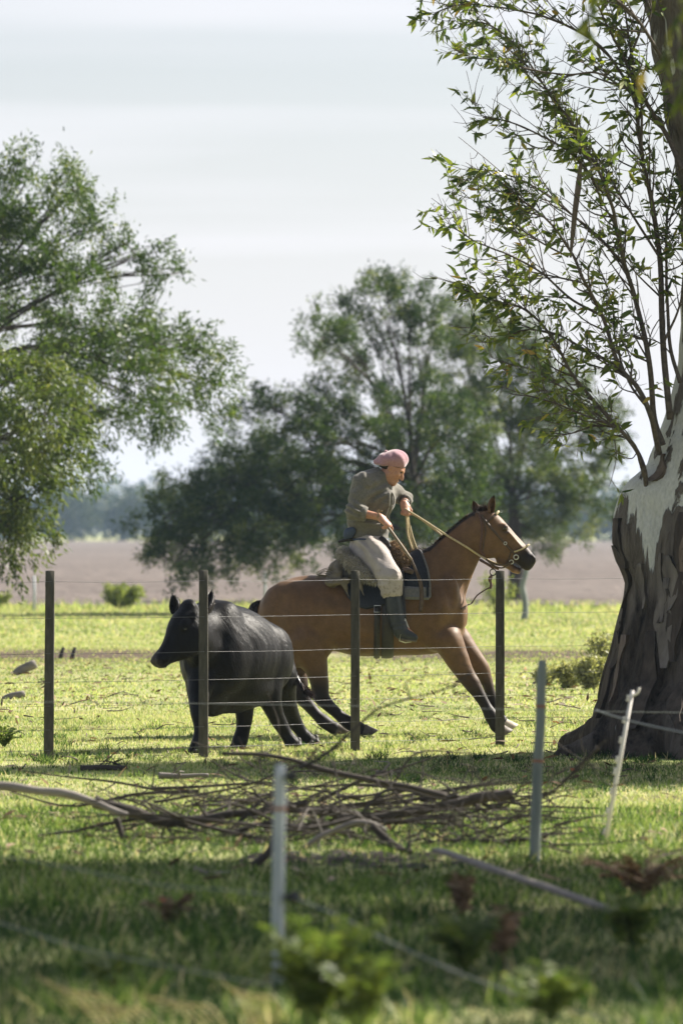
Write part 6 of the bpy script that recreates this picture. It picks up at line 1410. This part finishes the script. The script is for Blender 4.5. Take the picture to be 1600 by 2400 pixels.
for _ in range(26):
    px_ = np.clip(rw.normal(760, 250), 250, 1250); py_ = rw.uniform(1905, 1985); p0 = G(px_, py_); a_ = rw.normal(0, .45)+(math.pi if rw.random() < .5 else 0); l_ = rw.uniform(.5, 1.3); p0[2] = rw.uniform(.0, .2)
    e_ = p0+np.array([math.cos(a_)*l_, math.sin(a_)*l_*.5, rw.uniform(-.05, .28)]); e_[2] = max(e_[2], .02); m1, m2 = p0+(e_-p0)*.35+rw.normal(0, .05, 3), p0+(e_-p0)*.7+rw.normal(0, .05, 3); db.tube(smooth_path([p0, m1, m2, e_], 12), np.linspace(rw.uniform(.008, .016), .004, 12), 6, cap=False)
    for _k in range(3):
        s0 = (p0, m1, m2)[_k]; s1 = s0+nrm(rw.normal(size=3)+[0, 0, .5])*rw.uniform(.1, .35); s1[2] = max(s1[2], .01); db.tube(smooth_path([s0, (s0+s1)/2+rw.normal(0, .03, 3), s1], 6), np.linspace(.005, .0015, 6), 4, cap=False)
tag(db.build('brushwood', M_dead), 'tangle of thin dry brushwood in the branch heap', 'brushwood', kind='stuff')
# two log ends in the paddock at the left
def log(label, a, b_, Y, r):
    p0, p1 = P(*a, Y), P(*b_, Y); p0[2] = 0; p1[2] = max(p1[2]-.02, r*.8); t = empty('log', (p0+p1)/2*[1, 1, 0], label, 'log', 'logs in the paddock')
    mb = MB(); pp = smooth_path([p0, (p0+p1)/2+[0, 0, .01], p1], 9); mb.tube(pp, r*np.array([.7, .9, 1, 1.02, .98, 1, 1.04, 1.02, .92]), 12); mb.build('log_body', M_deadp, t)
    c_ = MB(); d = nrm(p1-p0); c_.tube(np.array([p1-d*.003, p1+d*.006]), [r*.84, r*.8], 12); c_.build('cut_end', M_deadp, t)
log('thick broken log lying beyond the left fence post', (34, 1573), (84, 1552), GY(1580), .055); log('smaller dark log near the left edge of the paddock', (8, 1632), (58, 1622), GY(1638), .034)
for px, lb in ((145, 'left of two short dark stakes on the dirt track'), (172, 'right of two short dark stakes on the dirt track')):
    mb = MB(); g0 = G(px-6, 1545); mb.tube(np.array([g0-[0, 0, .05], P(px, 1532, g0[1]), P(px+5, 1517, g0[1])]), [.03, .028, .022], 7); tag(mb.build('stake', M_dead, org=g0), lb, 'stake')
# weathered plank half sunk in the grass
a, b_ = P(1022, 1992, 25.0), P(1480, 2150, 21.6); d = b_-a; R = frame(d, (0, 0, 1)); mb = MB(); n_ = 10
for i in range(n_):
    pass
V = []
for i in range(13):
    c0 = a+d*i/12
    for (x_, y_) in ((-1, -1), (1, -1), (1, 1), (-1, 1)): V.append(c0+R[:, 0]*x_*.024+R[:, 1]*y_*.010)
V = np.array(V); V = V+wob(V, 11, 7)[:, None]*.004; i = np.arange(12)[:, None]*4; j = np.arange(4)[None]; j2 = (j+1) % 4; Q = np.stack([i+j, i+j2, i+4+j2, i+4+j], -1).reshape(-1, 4); Q = np.vstack([Q, [[3, 2, 1, 0]], [[48, 49, 50, 51]]])
pl = obj_np('plank', V, Q, M_deadp, smooth=False, org=a*[1, 1, 0]); tag(pl, 'weathered grey plank sloping down through the shaded grass', 'plank')
mb = MB(); q = P(1470, 2150, 21.65); g0 = q.copy(); g0[2] = -.05; mb.tube(np.array([g0, q]), [.03, .028], 8); tag(mb.build('short_post', M_dead, org=g0), 'short dark post holding up the lower end of the plank', 'post')
# dug earth under the heap
xs = np.linspace(-1, 1, 40); GX, GYs = np.meshgrid(xs, xs, indexing='ij'); hgt = np.clip(1-np.hypot(GX, GYs), 0, 1); V = np.stack([.05+GX*.85, 26.2+GYs*.9, -.02+.025*hgt**.8], -1).reshape(-1, 3); V[:, 2] += (np.abs(wob(V, 17, 9))*.045*np.clip(hgt.ravel()*3, 0, 1)); id_ = np.arange(1600).reshape(40, 40)
tag(obj_np('soil_heap', V, np.stack([id_[:-1, :-1], id_[1:, :-1], id_[1:, 1:], id_[:-1, 1:]], -1).reshape(-1, 4), simple('dark_earth', (.010, .008, .006), (.035, .026, .020), 9, 1, .9, .05)), 'dark heap of dug earth under the fallen branches', 'soil heap')
# ------------------------------------------------------------------ foreground plants out of focus
LM_fern = leaf_mat('foreground_leaf', [(0, (.045, .08, .02)), (.5, (.10, .145, .036)), (1, (.21, .235, .08))], trans=.45, rough=.5, spec=.3)
def weed(label, px, py, h, n_st, spread, lsz, seed, grp='leafy weeds in the foreground', lm=None):
    lm = lm or LM_fern
    rg_ = np.random.default_rng(seed+900); Y = GY(py); c = G(px, py); t = empty('leafy_weed', c, label, 'plant', grp); sm = MB(); p_, d_, n__ = [], [], []
    for k in range(n_st):
        a = rg_.uniform(0, 6.28); tip = c+np.array([math.cos(a)*spread, math.sin(a)*spread*.8, 0])*rg_.uniform(.3, 1)+[0, 0, h*rg_.uniform(.5, 1)]; pp = smooth_path([c, c+(tip-c)*.45+[0, 0, h*.22], tip], 14); sm.tube(pp, np.linspace(.005, .0015, 14), 4)
        tn = nrm(np.gradient(pp, axis=0))
        for j in range(3, 14):
            sd = nrm(np.cross(tn[j], [0, 0, 1])+rg_.normal(0, .1, 3))
            for sg in (-1, 1): p_.append(pp[j]); d_.append(sd*sg+tn[j]*.45+[0, 0, -.12]); n__.append(np.cross(sd*sg, tn[j])*sg+rg_.normal(0, .25, 3))
    sm.build('stems', lm, t); m_ = len(p_); V, Q, T, R = leaf_mesh(np.array(p_), np.array(d_), np.array(n__), lsz*rg_.uniform(.6, 1.2, m_), lsz*.32, np.clip(rg_.normal(.5, .2, m_), 0, 1), .25); tag(obj_np('foliage', V, [Q, T], lm, t, rnd=R), kind='stuff')
weed('ferny weed bushing up in front of the nearest post', 735, 2430, .40, 40, .22, .060, 1); weed('broad leafy weed at the bottom edge right of the ferny weed', 840, 2440, .30, 22, .20, .055, 2)
weed('small leafy weed in the shaded grass at the right', 1090, 2290, .25, 16, .16, .065, 3); weed('leafy weed low in the right corner', 1290, 2400, .20, 14, .16, .06, 4); weed('bright tuft of leaves by the right edge', 1480, 2240, .24, 12, .08, .08, 5); weed('leafy weed at the lower left', 260, 2330, .16, 12, .2, .05, 6); weed('small weed beyond the plank', 1070, 2120, .16, 9, .07, .05, 7)
weed('leafy weed cut off by the left edge below the fence', 10, 1752, .16, 12, .14, .05, 8)
weed('dead brown weed standing in the shaded grass below the plank', 1180, 2270, .26, 9, .10, .05, 11, 'dead weeds in the foreground', M_litter); weed('dead brown brush at the right edge beyond the plank', 1500, 2110, .22, 22, .30, .05, 12, 'dead weeds in the foreground', M_litter); weed('dead brown weed under the plank\'s upper end', 1085, 2160, .22, 7, .06, .05, 13, 'dead weeds in the foreground', M_litter); weed('small dead weed in the shaded grass at the left', 400, 2180, .16, 8, .12, .045, 14, 'dead weeds in the foreground', M_litter)
# dry grass stalks bowing at the bottom left
for k, (x0, x1, tip) in enumerate(((90, 250, 2290), (330, 480, 2330), (160, 330, 2345), (520, 600, 2300))):
    Y = 17.3; c = P(x1, 2470, Y); c[2] = 0; mb = MB()
    for q in range(5):
        pp = smooth_path([c+[.02*q, 0, 0], P((x0+x1)/2+20*q, (tip+2440)/2-30, Y), P(x0+14*q, tip+12*q, Y)], 14); mb.tube(pp, np.linspace(.0045, .0015, 14), 4, r=.99, cap=False)
    tag(mb.build('dry_grass', M_grass, org=c), ['dry bowed grass stalks at the left of the bottom edge', 'dry grass stalks under the tape at the bottom edge', 'low dry grass stalks at the bottom left', 'upright dry stalks left of the nearest post'][k], 'grass', 'dry grass stalks in the foreground', 'stuff')
# leaves of a near branch hanging into the top right corner
Y = 22.0; root = P(1700, -160, Y); t = empty('hanging_branch', root, 'blurred green eucalyptus sprigs hanging into the top right corner', 'branch'); rg_ = np.random.default_rng(31)
mb = MB(); P_, D_, N_ = [], [], []
for pts in ([(1700, -160), (1560, -120), (1430, -60), (1385, 20), (1375, 90)], [(1700, -160), (1640, -60), (1590, 40), (1560, 120), (1565, 200)], [(1640, -60), (1600, 80), (1605, 180), (1590, 260)]):
    pp = smooth_path([P(a, b_, Y) for a, b_ in pts], 26); mb.tube(pp, np.linspace(.007, .002, 26), 5); tn = nrm(np.gradient(pp, axis=0))
    for _ in range(34): i = int(rg_.uniform(.35, 1)*25); P_.append(pp[i]); D_.append(tn[i]*.5+rg_.normal(0, .45, 3)+[0, 0, -.5]); N_.append(rg_.normal(size=3))
mb.build('twig', M_shoot, t); m_ = len(P_); V, Q, T, R = leaf_mesh(np.array(P_), np.array(D_), np.array(N_), rg_.uniform(.05, .11, m_), .022, np.clip(rg_.normal(.6, .2, m_), 0, .95), .2); tag(obj_np('foliage', V, [Q, T], LM_euc, t, rnd=R), kind='stuff')
# ------------------------------------------------------------------ neighbouring trees outside the picture that shade the foreground
rs_ = np.random.default_rng(41)
def shade_lobe(sx_, sy_, h, r=(1.9, 1.35, 1.25)):     # where a crown of height h must hang to shade (sx_, sy_)
    k_ = 1/math.tan(SUN_EL); return ((sx_+math.sin(SUN_AZ)*k_*h, sy_+math.cos(SUN_AZ)*k_*h, h), r)
for k, (x0, y0, h, lobes) in enumerate(((7.2, 28.2, 4.6, [shade_lobe(*q) for q in ((-2.6, 24.5, 6.0), (-.9, 24.6, 6.6), (.9, 24.7, 7.2), (2.7, 24.8, 7.8))]),
        (8.4, 25.8, 5.6, [shade_lobe(*q) for q in ((-2.2, 21.9, 7.0), (0, 22.0, 7.5), (2.2, 22.0, 8.0))]),
        (7.0, 21.6, 4.2, [shade_lobe(*q) for q in ((-1.7, 19.2, 6.0), (.9, 19.8, 6.5), (2.4, 19.4, 7.0), (-3.2, 16.8, 5.2))]))):
    t = empty('eucalyptus_tree', (x0, y0, 0), ['eucalyptus outside the right edge nearest the big one', 'tall eucalyptus farther outside the right edge', 'low eucalyptus outside the right edge nearest the camera'][k], 'tree', 'eucalyptus trees outside the right edge')
    mb = MB(); mb.tube(smooth_path([(x0, y0, -.1), (x0+.15, y0, h*.5), (x0, y0+.1, h)], 12), np.linspace(.34, .16, 12), 12); mb.build('trunk', M_euc, t)
    for c, r_ in lobes: mb = MB(); mb.tube(smooth_path([(x0, y0+.05, h*.75), ((x0+c[0])/2, (y0+c[1])/2, (h+c[2])/2), c], 8), np.linspace(.12, .03, 8), 7); mb.build('limb', M_bark, t)
    off_crown(t, lobes, LM_euc, (190, 150, 140)[k], (.16, .040, 42), rs_)
# ------------------------------------------------------------------ hazy air
hm = bpy.data.materials.new('haze_air'); hm.use_nodes = True; nt = hm.node_tree; nt.nodes.clear()
vo = nt.nodes.new('ShaderNodeVolumePrincipled'); vo.inputs['Color'].default_value = (.56, .76, 1.0, 1); vo.inputs['Density'].default_value = 0.00021; vo.inputs['Anisotropy'].default_value = .15
nt.links.new(vo.outputs['Volume'], nt.nodes.new('ShaderNodeOutputMaterial').inputs['Volume'])
hz = MB(); hz.box((0, 850, 12), (420, 900, 13)); tag(hz.build('haze', hm, smooth=False), 'thin pale haze over the farmland', 'haze', kind='stuff')
